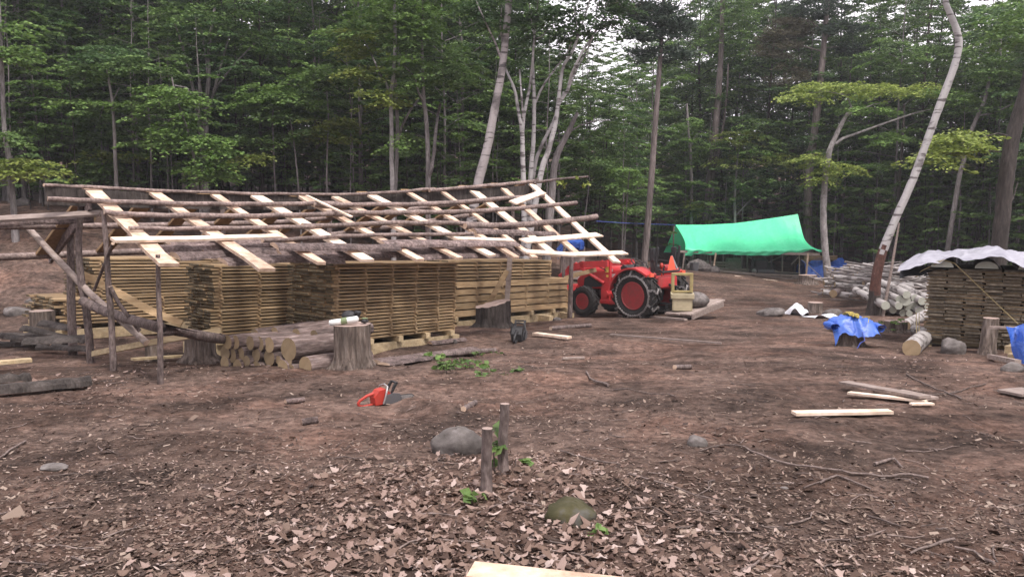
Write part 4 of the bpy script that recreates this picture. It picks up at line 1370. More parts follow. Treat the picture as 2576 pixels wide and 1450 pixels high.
mb = MB(); c = to_ground(1795, 700, YT - .3); mb.blob((c.x, c.y, c.z + .14), (.3, .25, .2), 9, 6, .15, seed=8); loose('field_stone', mb, M['rock'], 'round stone at the foot of the pale tarp pole', 'stone', smooth=True)
mb = MB(); c = W(1845, 665, YT + 3.0); mb.bbox(c + Vector((0, 0, -.2)), (.8, .4, 1.1), b=.05); loose('tall_box', mb, M['weathered'], 'tall grey box standing at the back under the green tarp', 'box')
mb = MB(); mb.tube([W(2016, 650, YT), W(2082, 712, YT - 3.5)], .012, 5); loose('guy_rope', mb, M['rope_tan'], 'thin guy rope running from the tarp corner down to the pole pile', 'rope')
mb = MB(); P = [W(1500, 556, 28), W(1560, 560, 32), W(1640, 563.5, 37), W(1699, 565, YT + 2.2)]; mb.tube(P, .014, 5); loose('blue_rope', mb, M['rope_blue'], 'blue rope strung from the trees to the left end of the green tarp', 'rope')
# blue tarp far behind the shed
mb = MB()
yb = 30
g = [[W(1404 + 66 * i / 10, 608 + 20 * j / 4 + 1.2 * math.sin(i * 1.9 + j) - (0 if i > 3 else -(3 - i) * 8), yb + .15 * math.sin(i * 2.3 + j)) for i in range(11)] for j in range(5)]
g.append([p + Vector((0, .5, .0)) for p in g[-1]])
mb.sheet(g); mb.sheet([[p + Vector((0, 1.2, .05)) for p in g[0]], g[0]])
t = loose('blue_tarp', mb, M['tarp_blue'], 'blue tarp over a stack glimpsed behind the red loader', 'tarp', smooth=True)
mb = MB(); c = W(1440, 650, yb + .7); zg = g1(c.x, c.y); mb.box((c.x, c.y, (zg + W(1440, 622, yb).z) / 2), (.9, .8, W(1440, 622, yb).z - zg)); loose('board_pile', mb, M['weathered'], 'pile of boards under the small blue tarp behind the tractor loader', 'pile')
# blue wrapped stack right of the shelter
mb = MB(); a = to_ground(2050, 690, 42)
g = []
for j, (zz, yy) in enumerate(((0, -.9), (.35, -.85), (.9, -.6), (1.2, 0), (.9, .7), (0, .9))):
    g.append([a + Vector((-.75 + 2.2 * i / 9, yy + .08 * math.sin(i * 2 + j), zz * (.85 + .12 * math.sin(i * 1.3 + j)))) for i in range(10)])
mb.sheet(g); loose('blue_wrapped_stack', mb, M['tarp_blue'], 'stack wrapped in dark blue tarp right of the green shelter', 'stack')
mb = MB()
for k in range(4): mb.plank(a + Vector((-.8, -.5, 1.05 + .06 * k)), a + Vector((.9, -.5, 1.08 + .06 * k)), .25, .035)
loose('board_bundle', mb, M['lumber'], 'yellowish boards on top of the blue wrapped stack', 'boards')

# ------------------------------------------------------------------ stumps
def stump(base, r, h, label, lean=(0, 0), roots=5, mat='stump_bark', topmat='stump_top', flare=1.5, seed=0, group=None, jag=0.0, name='stump', tilt=0.0):
    rr = random.Random(seed)
    mb = MB(); n = 28
    ph = [rr.uniform(0, 6.28) for _ in range(4)]
    lev = [-.12, 0, .06, .14, .28, .5, .78, 1.0]
    vs = []
    for i, l in enumerate(lev):
        z = l * h if l > 0 else l
        f = 1 + (flare - 1) * max(0, 1 - max(0, l) * 2.6) ** 2
        for k in range(n):
            a = 2 * PI * k / n
            lob = (max(0, math.sin(roots * a + ph[0])) ** 1.5) * (f - 1) * .9
            q = r * ((1 + (f - 1) * .45) + lob + .05 * math.sin(3 * a + ph[1]) + .04 * math.sin(7 * a + ph[2]) + rr.uniform(-.025, .025))
            zz = z + (jag * rr.uniform(-1, 1) if i == len(lev) - 1 else 0) + (tilt * math.cos(a - .6) * r if i == len(lev) - 1 else 0)
            vs.append((q * math.cos(a) + lean[0] * max(0, l), q * math.sin(a) + lean[1] * max(0, l), zz))
    fs = []
    for i in range(len(lev) - 1):
        for k in range(n):
            m_ = (k + 1) % n
            fs.append((i * n + k, i * n + m_, i * n + n + m_, i * n + n + k))
    mb.add(vs, fs)
    t = (len(lev) - 1) * n
    mb.add([vs[t + k] for k in range(n)] + [(lean[0], lean[1], h)], [(k, (k + 1) % n, n) for k in range(n)], 1)
    o = mb.build(name, [M[mat], M[topmat]], None, (0, 0, 0), True, 45)
    o.location = (base[0], base[1], base[2])
    o.rotation_euler = (0, 0, rr.uniform(0, 6))
    return tag(o, label, 'stump', group)
def pst(u, v, wpx, hpx, label, **k):
    p = gp(u, v); s = p.y / 2000
    p.y += wpx / 2 * s
    p.z = g1(p.x, p.y)
    return stump(p, wpx / 2 * s, hpx * s, label, **k)
def st_at(u, v, y, wpx, hpx, label, **k):
    p = W(u, v, y); s = y / 2000
    return stump((p.x, p.y, p.z), wpx / 2 * s, hpx * s, label, **k)
tall = pst(877, 930, 94, 112, 'tall grey barked stump with a white bag on top beside the short logs', seed=2, flare=1.35, roots=6)
big = st_at(1240, 826, 18.1, 88, 64, 'wide old stump with deep dark bark in front of the long right stack', seed=5, flare=1.5, roots=6, jag=.012, tilt=.22, mat='bark_dark')
pst(92, 860, 58, 78, 'dark upright stump at the left end of the shed', seed=7, flare=1.25, mat='stump_bark')
st_at(505, 905, 12.2, 74, 68, 'broad dark stump in the shadow left of the short logs', seed=8, flare=1.5)
st_at(388, 902, 12.6, 40, 42, 'small dark stump under the leaning pole of the shed', seed=9, flare=1.2)
st_at(2032, 713, 35.5, 44, 22, 'grey stump carrying the right front pole of the green tarp', seed=12, flare=1.4)
pst(2057, 788, 36, 26, 'low brown stump behind the white sheets', seed=13, flare=1.2)
blu = pst(2152, 872, 64, 50, 'stump with a folded blue tarp draped over it', seed=14, flare=1.35)
pst(2266, 836, 54, 27, 'flared stump in front of the cut birch logs', seed=15, flare=1.7, roots=4)
pst(2352, 650, 8, 4, 'x') if False else None
p = gp(2490, 893)
stump((p.x, p.y + .1, p.z), .125, .62, 'slim dark stump leaning in front of the weathered stack', seed=17, flare=1.25, lean=(.10, -.02), name='leaning_stump')
# two cut saplings in the leaf mound
def sapling_stub(u, v, wpx, hpx, label, lean, seed):
    p = gp(u, v); s = p.y / 2000; rr = random.Random(seed)
    mb = MB()
    P = [(0, 0, -.08)] + [(lean[0] * k + rr.uniform(-.004, .004), lean[1] * k, hpx * s * k) for k in (.0, .1, .3, .55, .8, 1)]
    r = wpx / 2 * s
    mb.tube(P, [r * 1.35, r * 1.25, r * 1.1, r, r * .96, r * .94, r * .95], 14, jit=.045, capmi=1, rnd=rr)
    o = mb.build('sapling_stump', [M['post_bark'], M['stump_top']], None, (0, 0, 0), True, 50)
    o.location = p
    return tag(o, label, 'stump')
sapling_stub(1222, 1243, 29, 172, 'nearer of the two thin cut sapling stumps in the leaf mound', (.012, 0), 1)
sapling_stub(1264, 1190, 26, 182, 'farther of the two thin cut sapling stumps, slightly taller in view', (.015, .01), 2)

# things on the tall stump
tp0 = tall.location + Vector((0, 0, 112 * tall.location.y / 2000 * 1.0))
yt = tall.location.y
bag = thing('white_bag', 'white rolled bag with a green band lying on the tall stump', 'bag', tp0 + Vector((-.10, -.05, 0)))
mb = MB(); c = tp0 + Vector((-.09, -.12, .045))
dd = Vector((1, .10, .14)).normalized()
P = [c + dd * x for x in (-.20, -.19, -.12, -.04, .04, .12, .20, .215)]
mb.tube(P, [.02, .04, .045, .043, .044, .046, .042, .02], 12, jit=.05); mb.build('roll', M['white_cloth'], bag, bag.location, True)
mb = MB(); mb.tube([c + dd * -.03, c + dd * .055], [.048, .049], 12, jit=.03); mb.build('band', M['green_cloth'], bag, bag.location, True)
mb = MB(); c = tp0 + Vector((-.04, .06, .10)); mb.blob(c, (.10, .09, .07), 12, 8, .12, seed=3); mb.blob(c + Vector((.12, 0, .03)), (.06, .06, .04), 10, 6, .2, seed=5)
loose('work_helmet', mb, M['black'], 'dark work helmet and ear guards on top of the tall stump', 'helmet', smooth=True)
mb = MB(); c = tp0 + Vector((.19, .0, .03)); mb.blob(c, (.06, .05, .035), 10, 6, .15, seed=6)
loose('black_pouch', mb, M['black'], 'small black pouch at the right edge of the tall stump top', 'pouch', smooth=True)
mb = MB(); mb.blob(c + Vector((0, 0, .035)), (.045, .04, .012), 9, 5, .2, seed=7)
loose('green_scrap', mb, M['green_cloth'], 'scrap of pale green cloth on the small black pouch', 'cloth', smooth=True)

# ------------------------------------------------------------------ chainsaws
def chainsaw(p, rotz, label, body='orange', s=1.0, pitch=0.0, roll=0.0):
    t = thing('chainsaw', label, 'chainsaw', p); t.rotation_euler = (roll, pitch, rotz); t.scale = (s, s, s)
    def q(name, mb, mat, smooth=False, auto=None): return mb.build(name, M[mat], t, (0, 0, 0), smooth, auto)
    mb = MB(); mb.prism([(-.12, .02), (.10, .02), (.12, .07), (.10, .15), (.03, .215), (-.06, .20), (-.13, .12)], -.075, .075); q('engine_cover', mb, body)
    mb = MB(); mb.prism([(.00, .015), (.22, .015), (.245, .06), (.22, .13), (.12, .15), (.02, .13)], -.10, -.076); mb.prism([(.08, .02), (.22, .02), (.23, .1), (.10, .15)], -.076, .085); q('clutch_cover', mb, 'grey_plastic')
    mb = MB(); mb.tube([(-.11, 0, .16), (-.20, 0, .145), (-.30, 0, .10), (-.325, 0, .07), (-.32, 0, .03), (-.26, 0, .015), (-.12, 0, .02)], [.026, .02, .019, .02, .02, .018, .018], 8); q('rear_handle', mb, body if body != 'black' else 'black', True)
    mb = MB(); mb.tube([(.01, .09, .03), (.0, .105, .12), (.03, .09, .235), (.05, 0, .262), (.05, -.09, .245), (.01, -.112, .13), (-.02, -.10, .03)], .0125, 8); q('front_handle', mb, 'steel' if body != 'black' else 'black', True)
    mb = MB(); mb.prism([(.10, .15), (.13, .16), (.20, .27), (.18, .285), (.14, .24)], -.09, -.06); mb.prism([(.10, .15), (.13, .16), (.20, .27), (.18, .285), (.14, .24)], .05, .075); mb.box((.188, -.005, .272), (.03, .16, .02)); q('hand_guard', mb, 'black')
    mb = MB(); mb.prism([(.20, .04), (.40, .045), (.44, .065), (.40, .09), (.20, .10)], -.072, -.066); q('guide_bar', mb, 'steel')
    mb = MB(); mb.tube([(.22, -.069, .036), (.40, -.069, .040), (.445, -.069, .065), (.40, -.069, .094), (.22, -.069, .104)], .006, 5); q('saw_chain', mb, 'black')
    return t
p = gp(958, 1020)
chainsaw(p + Vector((0, .05, 0)), math.radians(8), 'orange chainsaw lying on the bare ground in the foreground', s=.86, pitch=.0).rotation_euler = (0, -.02, math.radians(36))
p = gp(1303, 862)
chainsaw(p + Vector((0, .2, 0)), math.radians(80), 'dark chainsaw standing nose away in front of the wide old stump', 'black', 1.35)

# ------------------------------------------------------------------ rocks
def rock(u, v, wpx, hpx, label, mat='rock', seed=0, dpx=None, sink=.25, name='rock', group=None, cat='rock', y=None):
    p = gp(u, v) if y is None else to_ground(u, v, y)
    s = p.y / 2000
    rx, rz = wpx / 2 * s, hpx * s / (2 - sink * 1.2)
    ry = (dpx or wpx * .7) / 2 * s
    mb = MB(); mb.blob((0, 0, 0), (rx, ry, rz * 1.1), 36, 22, .10, seed=seed)
    rr = random.Random(seed * 7 + 1); cuts = []
    for _ in range(7):       # broken faces and fine roughness
        a_, e_ = rr.uniform(0, 6.28), rr.uniform(-.1, 1.3)
        cuts.append((Vector((math.cos(a_) * math.cos(e_), math.sin(a_) * math.cos(e_), math.sin(e_))), rr.uniform(.74, .93)))
    vv = []
    for q in mb.v:
        w_ = Vector((q[0] / rx, q[1] / ry, q[2] / (rz * 1.1)))
        for nrm, dd in cuts:
            k_ = w_.dot(nrm) - dd
            if k_ > 0: w_ = w_ - nrm * k_ * .85
        w_ = w_ * (1 + .05 * float(vnoise(w_.x * 3 + seed, w_.y * 3 + w_.z * 2, 61)) + .03 * float(vnoise(w_.x * 8 + w_.z * 5, w_.y * 8 + seed, 62)))
        vv.append((w_.x * rx, w_.y * ry, w_.z * rz * 1.1))
    mb.v = vv
    o = mb.build(name, M[mat], None, (0, 0, 0), True)
    o.location = (p.x, p.y + ry * .5, p.z + rz * (.62 - sink))
    o.rotation_euler = (0, random.Random(seed).uniform(-.12, .12), 0)
    return tag(o, label, cat, group)
rock(1150, 1142, 126, 76, 'smooth grey boulder half buried in leaves behind the cut saplings', 'rock', 21, sink=.30)
rock(1440, 1320, 146, 66, 'mossy dark stone in the leaf mound right of the cut saplings', 'rock_moss', 22, sink=.22)
rock(2404, 890, 72, 46, 'pale grey boulder in front of the weathered stack', 'rock', 23)
rock(1756, 1122, 58, 30, 'small grey stone alone on the bare ground at right', 'rock', 24)
rock(130, 1185, 70, 16, 'flat stone barely showing in the ground at far left', 'rock', 25)
rock(1402, 806, 26, 10, 'small pale stone by the front tyre and the timber block', 'rock', 26)
rock(1145, 865, 12, 12, 'small round stone beside the slabs right of the tall stack', 'rock', 27)
rock(1940, 795, 74, 24, 'grey rock at the left of the white sheets', 'rock', 28)
rock(30, 632, 80, 32, 'grey boulder on the left hillside behind the shed', 'rock', 29, y=25)
rock(55, 600, 50, 24, 'pale upper boulder on the left hillside', 'rock', 30, y=28)
rock(96, 790, 66, 22, 'pale rock behind the upright stump at far left', 'rock', 31, y=20)
rock(2555, 935, 60, 26, 'dark flat stone under the cribbing at the right edge', 'rock', 32)
rock(1975, 1235, 22, 8, 'pebble near the long fallen stick at right', 'rock', 33)
rock(40, 835, 80, 30, 'pale sloping rock left of the upright stump', 'rock', 34, y=19)

# ------------------------------------------------------------------ loose boards and slabs on the ground
flat_board((1345, 846), (1432, 857), .15, .045, 'fresh', 'short bright board lying near the dark chainsaw', lift=.02)
flat_board((1184, 1478), (1690, 1535), .17, .045, 'fresh_live', 'pale live edged board crossing the bottom edge of the picture', lift=.03)
flat_board((1996, 1050), (2240, 1046), .12, .03, 'fresh', 'bright single board lying alone on the ground at right', lift=.01)
flat_board((2122, 980), (2325, 1020), .16, .03, 'weathered', 'grey board slanting across the little heap of boards at right', lift=.06)
flat_board((2135, 999), (2330, 1022), .09, .025, 'fresh', 'pale narrow board at the front of the little heap of boards', lift=.02)
flat_board((2255, 998), (2345, 1018), .20, .025, 'weathered', 'short grey board at the back of the little heap of boards', lift=.03)
flat_board((2290, 1026), (2346, 1024), .05, .02, 'fresh', 'small pale offcut at the right tip of the little heap of boards', lift=.01)
flat_board((-30, 935), (80, 925), .16, .05, 'lumber_pale', 'pale plank end lying at the far left edge', lift=.08)
flat_board((-30, 970), (74, 962), .22, .10, 'bark_dark', 'short dark bark slab at the far left edge', slab=True, lift=.02)
flat_board((-30, 1000), (225, 974), .24, .10, 'bark_dark', 'long dark bark slab lying on the ground at far left', slab=True, lift=.02)
flat_board((334, 914), (474, 904), .10, .035, 'lumber_pale', 'pale board lying under the shed pole in front of the small dark stump', lift=.03)
flat_board((940, 915), (1190, 882), .34, .05, 'slab_bark', 'wide bark slab on the ground right of the tall stump', slab=True)
flat_board((965, 922), (1080, 905), .22, .04, 'slab_bark', 'short bark slab in front of the wide slab by the tall stump', slab=True)
flat_board((1080, 868), (1168, 858), .2, .05, 'slab_bark', 'short slab beside the right foot of the tall middle stack', slab=True)
flat_board((1560, 795), (1725, 808), .09, .05, 'weathered', 'long grey pole on the ground in front of the rear tyre')
flat_board((1535, 845), (1815, 868), .05, .03, 'weathered', 'thin reddish strip of bark on the open ground right of the stump') 
flat_board((1415, 908), (1470, 905), .05, .03, 'weathered', 'short dark stick on the open ground below the bright board')
flat_board((2290, 908), (2470, 914), .06, .05, 'weathered', 'thin rail lying in front of the leaning stump') if False else None
flat_board((2538, 998), (2600, 990), .3, .03, 'weathered', 'grey board end poking in at the right edge')
flat_board((2490, 905), (2560, 920), .09, .07, 'weathered', 'grey rail on the ground beside the leaning stump')
flat_board((670, 853), (742, 850), .1, .03, 'weathered', 'x') if False else None
flat_board((2088, 745), (2160, 752), .1, .05, 'weathered', 'grey pole on the ground left of the leaning birch', y=29)
# thin logs on the ground
def glog(a, b, r, mats, label, lift=0.0, y=None, cat='log', group=None):
    p0, p1 = (gp(*a), gp(*b)) if y is None else (to_ground(*a, y), to_ground(*b, y))
    z = Vector((0, 0, r * .8 + lift))
    return log(p0 + z, p1 + z, r, mats, label, cat, group, n=12, jit=.05)
glog((1112, 897), (1245, 886), .045, [M['post_bark'], M['fresh_live']], 'thin grey pole lying beside the cut leafy twigs')
glog((1385, 830), (1485, 822), .045, [M['post_bark'], M['fresh_live']], 'thin pale log on the ground right of the wide old stump')
glog((2292, 893), (2338, 852), .15, [M['birch_log'], M['cut_wood']], 'short thick birch log lying left of the pale boulder')
glog((2300, 838), (2352, 850), .10, [M['birch_log'], M['cut_green']], 'pale log lying against the foot of the weathered stack')
glog((2275, 830), (2330, 800), .13, [M['birch_log'], M['cut_wood']], 'thick log behind the flared stump by the weathered stack')
glog((2340, 835), (2362, 810), .14, [M['birch_log'], M['cut_wood']], 'yellow ended log wedged beside the weathered stack')
glog((1697, 930), (1736, 927), .035, [M['post_bark'], M['fresh_live']], 'short broken stick on the open ground in the middle')
glog((2090, 830), (2110, 840), .03, [M['post_bark'], M['fresh_live']], 'short stick left of the blue tarp stump')
glog((1166, 1036), (1196, 1018), .03, [M['post_bark'], M['fresh_live']], 'short brown stick behind the grey boulder')
glog((760, 1072), (800, 1066), .035, [M['slab_bark'], M['fresh_live']], 'dark chunk of wood on the ground left of the middle')
glog((718, 1016), (765, 1010), .03, [M['slab_bark'], M['fresh_live']], 'dark bark piece on the ground below the short log pile')
# scrap bark heap at the far left
for k in range(9):
    u0 = R.uniform(-20, 120); v0 = R.uniform(872, 905)
    p0 = gp(u0, v0); a = R.uniform(-.3, .5)
    p1 = p0 + Vector((math.cos(a), math.sin(a), 0)) * R.uniform(.6, 1.3)
    mb = MB(); zz = .06 + .045 * k
    mb.slab(Vector((p0.x, p0.y, p0.z + zz)), Vector((p1.x, p1.y, g1(p1.x, p1.y) + zz * R.uniform(.4, 1.2))), R.uniform(.16, .28), .05, (R.uniform(-.3, .3), -.2, 1), seg=6, wob=.02)
    loose('bark_scrap', mb, [M['bark_dark'], M['fresh_live']], 'curled dark bark scrap in the heap at the far left', 'bark', 'bark scraps heaped at far left')
# log and slab heap on the left hillside
for k in range(14):
    u0 = R.uniform(190, 330); v0 = R.uniform(590, 640); yy = R.uniform(21, 23)
    p0 = to_ground(u0, v0, yy); a = R.uniform(-.25, .25)
    d = Vector((math.cos(a), math.sin(a), 0)) * R.uniform(1.2, 2.4)
    p1 = p0 + d; zz = .06 + .03 * k
    log(p0 + Vector((0, 0, zz)), Vector((p1.x, p1.y, g1(p1.x, p1.y) + zz)), R.uniform(.04, .09), [M['pole_bark'], M['cut_wood']], 'grey pole in the heap on the slope behind the left stack', 'pole', 'poles heaped behind the left stack', 'pole', 9)

# ------------------------------------------------------------------ birch logs and the pole pile at right
for k, (u, v, r) in enumerate([(2228, 768, 11), (2247, 779, 9.5), (2261, 769, 9.5), (2279, 757, 12), (2272, 786, 9.5), (2288, 788, 8), (2283, 773, 8.5), (2299, 769, 10), (2314, 782, 11), (2335, 771, 9), (2281, 741, 10), (2262, 752, 9), (2302, 750, 9.5), (2320, 757, 10), (2340, 752, 9)]):
    y = 21.6 + R.uniform(-.1, .25)
    p0 = W(u, v, y)
    d = Vector((.12 + R.uniform(-.06, .06), .97, R.uniform(.02, .08))).normalized()
    pale = k in (4, 5)
    log(p0, p0 + d * R.uniform(2.2, 2.8), r * y / 2000, [M['birch_log'], M['cut_green']], 'pale birch log, sawn end showing, in the small pile beside the leaning birch', 'log', 'birch logs in the small pile')
for k in range(170):
    t = R.random()
    u = 2105 + 245 * R.random()
    hgt = max(.15, 1 - max(0, abs(u - 2215) - 60) / 150) * R.random() ** .7
    yy = R.uniform(27.0, 30.5)
    p = to_ground(u, 700, yy)
    z = p.z + .08 + 1.25 * hgt
    L = R.uniform(.8, 2.3); a = R.gauss(-.12, .28); tl = R.gauss(-.05, .14)
    d = Vector((math.cos(a) * math.cos(tl), math.sin(a) * .7, math.sin(tl)))
    c = Vector((p.x, p.y, z))
    big_ = R.random() < .10
    r = R.uniform(.07, .11) if big_ else R.uniform(.018, .045)
    log(c - d * L / 2, c + d * L / 2, r, [M['birch_log'] if (big_ or R.random() < .3) else M['bark_grey_log'], M['cut_wood']], 'pole or branch in the tangled pile of cut birch at the wood edge', 'pole', 'poles in the birch pile', 'cut_pole', 8, 4, r * .75)
for (a, b, r) in (((2172, 712), (2295, 722), .14), ((2100, 715), (2235, 730), .09), ((2070, 735), (2135, 742), .10), ((2096, 696), (2190, 704), .07)):
    yy = 26.6
    log(W(*a, yy), W(*b, yy - .2), r, [M['birch_log'], M['cut_wood']], 'stout white birch trunk lying at the front of the pole pile', 'log', 'white trunks at the front of the pole pile')
log(W(2096, 738, 26.2), W(2120, 728, 26.9), .13, [M['post_bark'], M['cut_wood']], 'short brown log with its round end showing in front of the pole pile', 'log', None)

# ------------------------------------------------------------------ white sheets on the ground
def crumple(u, v, wpx, dm, label, mat, name, seed, y=None, hz=.12, rot=0.0):
    rr = random.Random(seed); p = gp(u, v); s = p.y / 2000; w = wpx * s
    ph = [rr.uniform(0, 6.28) for _ in range(6)]
    g = []
    for j in range(9):
        row = []
        for i in range(15):
            a, b = i / 14 - .5, j / 8 - .5
            a2 = a * (1 + .2 * math.sin(5 * b + ph[0])); 
            x = p.x + w * a2 * math.cos(rot) - dm * b * math.sin(rot); yy = p.y + dm * b * math.cos(rot) + w * a2 * math.sin(rot)
            z = g1(x, yy) + .02 + hz * max(0, (.5 + .5 * math.sin(7 * a + ph[1] + 3 * b)) * (.6 + .4 * math.sin(9 * b + ph[2]))) * (1 - (2 * abs(a)) ** 4)
            row.append(Vector((x, yy, z)))
        g.append(row)
    mb = MB(); mb.sheet(g)
    return loose(name, mb, M[mat], label, 'sheet', smooth=True)
crumple(2000, 790, 62, .8, 'white plastic sheet lying over a rock, left of the two', 'white_sheet', 'plastic_sheet', 1, hz=.3)
crumple(2075, 800, 82, .7, 'flattened white plastic sheet beside the low brown stump', 'white_sheet', 'plastic_sheet', 2, hz=.12)
rock(2100, 792, 52, 16, 'pale slab of rock right of the low brown stump', 'rock', 41)

# ------------------------------------------------------------------ blue tarp folded on its stump
bl = blu.location; hh = 50 * bl.y / 2000
t = thing('folded_blue_tarp', 'folded bright blue tarp tied with yellow rope, draped over a stump', 'tarp', bl + Vector((0, 0, hh)))
mb = MB(); g = []
for j in range(31):
    row = []
    b = j / 30 * 2 - 1
    for i in range(61):
        a = i / 60 * 2 - 1
        cr_ = float(vnoise(a * 3 + 3, b * 2, 31)) * .030 + float(vnoise(a * 7, b * 6 + 2, 32)) * .016 + float(vnoise(a * 16, b * 13, 33)) * .007
        x = a * (.42 + .03 * math.sin(3 * b + 1)); y = b * .28
        z = hh + .185 - .10 * abs(a) ** 2.2 + cr_
        z += .045 * math.exp(-((a - .12) / .25) ** 2) - .05 * math.exp(-((a + .02) / .09) ** 2)
        fr = max(0, -b - .45) / .55                      # the front edge hangs down over the stump
        y -= .07 * fr ** .7
        z -= fr ** 1.2 * (.30 - .05 * a + .05 * math.sin(4 * a + .8) - .06 * a * a)
        z -= .10 * max(0, b - .5)
        sd = max(0, abs(a) - .8) / .2                    # the ends curl down
        z -= .11 * sd ** 1.4
        row.append(Vector((bl.x + x, bl.y + y + cr_ * .6 - .06 * fr * math.sin(2 * a), bl.z + z)))
    g.append(row)
mb.sheet(g)
for sgn in (-1, 1):     # the folded ends show as open rolls
    c = Vector((bl.x + sgn * .39, bl.y - .12, bl.z + hh + (.0 if sgn > 0 else .02)))
    ring = []
    for k in range(7):
        row = []
        for q in range(15):
            an = 2 * PI * q / 14 * 1.0
            rr_ = .075 * (1 + .10 * math.sin(3 * an + k)) * (1 - .25 * q / 14)
            row.append(c + Vector((math.cos(an) * rr_ * 1.1 + sgn * .03, -.20 + .062 * k, math.sin(an) * rr_)))
        ring.append(row)
    mb.sheet(ring)
mb.build('tarp_cloth', M['tarp_blue'], t, t.location, True)
mb = MB()
for k in range(6):
    P = [Vector((bl.x - .06 + .02 * k + .02 * math.sin(i), bl.y - .22 + .44 * i / 10, bl.z + hh + .20 + .025 * math.sin(i * 1.7 + k) + .03 * math.sin(PI * i / 10))) for i in range(11)]
    mb.tube(P, .013, 5)
mb.tube([Vector((bl.x + .10, bl.y - .2, bl.z + hh + .18)), Vector((bl.x + .22, bl.y - .24, bl.z + hh + .20)), Vector((bl.x + .18, bl.y - .3, bl.z + hh + .10))], .009, 5)
mb.build('yellow_rope', M['rope_yellow'], t, t.location, True)
mb = MB(); mb.tube([Vector((bl.x + .05, bl.y - .36, bl.z + hh - .05)), Vector((bl.x + .08, bl.y - .42, bl.z + hh - .2)), Vector((bl.x - .02, bl.y - .46, bl.z + .12)), Vector((bl.x - .08, bl.y - .48, bl.z + .02))], .008, 5)
mb.build('rope_end', M['rope_blue'], t, t.location, True)

# ------------------------------------------------------------------ grey sheet, weights and ropes on the weathered stack
zt = zE + 23 * .0600
def EP(a, b, z):   # a across to the right, b away, on the stack
    return Vector((cE[0], cE[1], 0)) + nE * a + dE * b + Vector((0, 0, z))
for k, a in enumerate((.22, .92, 1.58, 2.0)):
    mb = MB()
    pts = []
    n = 9
    for L_ in (-.12, 2.5):
        for i in range(n):
            an = PI * i / (n - 1)
            pts.append((L_, .185 * math.cos(an), -.13 * math.sin(an)))
    fs = [(i, i + 1, n + i + 1, n + i) for i in range(n - 1)] + [(n - 1, 0, n, 2 * n - 1)]
    mb.add(pts, fs, 0); mb.add(pts[:n], [tuple(range(n - 1, -1, -1))], 1); mb.add(pts[n:], [tuple(range(n))], 1)
    o = mb.build('half_log', [M['log_bark'], M['cut_green']], None, (0, 0, 0), True, 40)
    o.matrix_world = axes(dE, nE, EP(a, 0, zt + .005))
    tag(o, 'half round slab end lying on top of the weathered stack under the grey sheet', 'slab', 'half round slabs on the weathered stack')
mb = MB(); g = []
for j in range(25):
    row = []
    b = j / 24
    for i in range(91):
        a = i / 90
        x = -.50 + 3.2 * a
        yb_ = -.30 + 3.2 * b + .10 * math.sin(a * 9)
        z = zt + .17 + .10 * math.sin(PI * a) * (1 - b * .2) + .05 * float(vnoise(a * 6, b * 3, 51)) + .04 * float(vnoise(a * 14, b * 6, 52)) + .03 * float(vnoise(a * 33, b * 13, 53))
        z += .07 * math.exp(-((a - .43) / .10) ** 2)
        if a < .16: z -= .16 * ((.16 - a) / .16) ** 2
        if b < .16: z -= (.16 - b) / .16 * (.12 + .16 * max(0, a - .5) + .05 * math.sin(a * 22))
        row.append(EP(x, yb_, z))
    g.append(row)
mb.sheet(g)
loose('grey_sheet', mb, M['tarp_grey'], 'pale grey plastic sheet draped over the weathered lumber stack at right', 'sheet', smooth=True)
mb = MB()
mb.sheet([[EP(-.48 + .9 * i / 6, -.05 + .5 * j / 3, zt + .02 - .12 * j / 3 * 0 - (.26 if j == 0 else .05) * (1 - i / 6) + .02 * math.sin(i * 2)) for i in range(7)] for j in range(4)])
loose('black_sheet', mb, M['tarp_dark'], 'black underside of sheeting hanging at the left of the grey sheet', 'sheet', smooth=True)
mb = MB(); mb.tube([EP(.24, -.16, zt + .14), EP(.42, -.10, zt + .08), EP(1.45, -.13, zE + .42)], .009, 5); mb.tube([EP(.24, -.16, zt + .14), EP(-.12, -.05, zt - .08), EP(-.22, .25, zt - .22)], .009, 5)
mb.tube([EP(-.18, .15, zE + .5), EP(-.14, -.10, zE + .05)], .007, 5); mb.tube([EP(-.13, .15, zE + .5), EP(-.10, -.10, zE + .05)], .007, 5)
loose('tie_rope', mb, M['rope_tan'], 'tan rope crossing the end of the weathered stack aslant', 'rope')
# cribbing blocks and a blue tarp at the right edge
for k, (u, v) in enumerate(((2540, 880), (2548, 900), (2556, 918), (2574, 880), (2580, 906))):
    p = W(u, v, 12.6 - .15 * k)
    mb = MB(); mb.plank(p, p + Vector((.55, .5, 0)), .15, .12)
    loose('crib_block', mb, M['lumber_pale'], 'pale squared block end in the stepped cribbing at the right edge', 'block', 'cribbing blocks at the right edge')
mb = MB(); g = []
for j in range(12):
    b = j / 11
    g.append([W(2530 + 46 * b + (130 - 46 * b) * i / 8 + 3 * math.sin(i + j), 820 + 150 * b * (1 - .1 * i / 8) + 5 * math.sin(i * 1.7 + j * .5) - (8 * (1 - b)) * (i / 8), 12.0 + .25 * math.sin(i * 1.1 + j * .4) + .6 * (i / 8) * (1 - b)) for i in range(9)])
mb.sheet(g)
loose('hanging_blue_tarp', mb, M['tarp_blue'], 'blue tarp hanging down at the right edge of the picture', 'tarp', smooth=True)
mb = MB(); mb.plank(W(2490, 823, 12.9), W(2620, 826, 12.4), .08, .04); loose('tarp_batten', mb, M['weathered'], 'thin batten over the blue tarp at the right edge', 'batten')
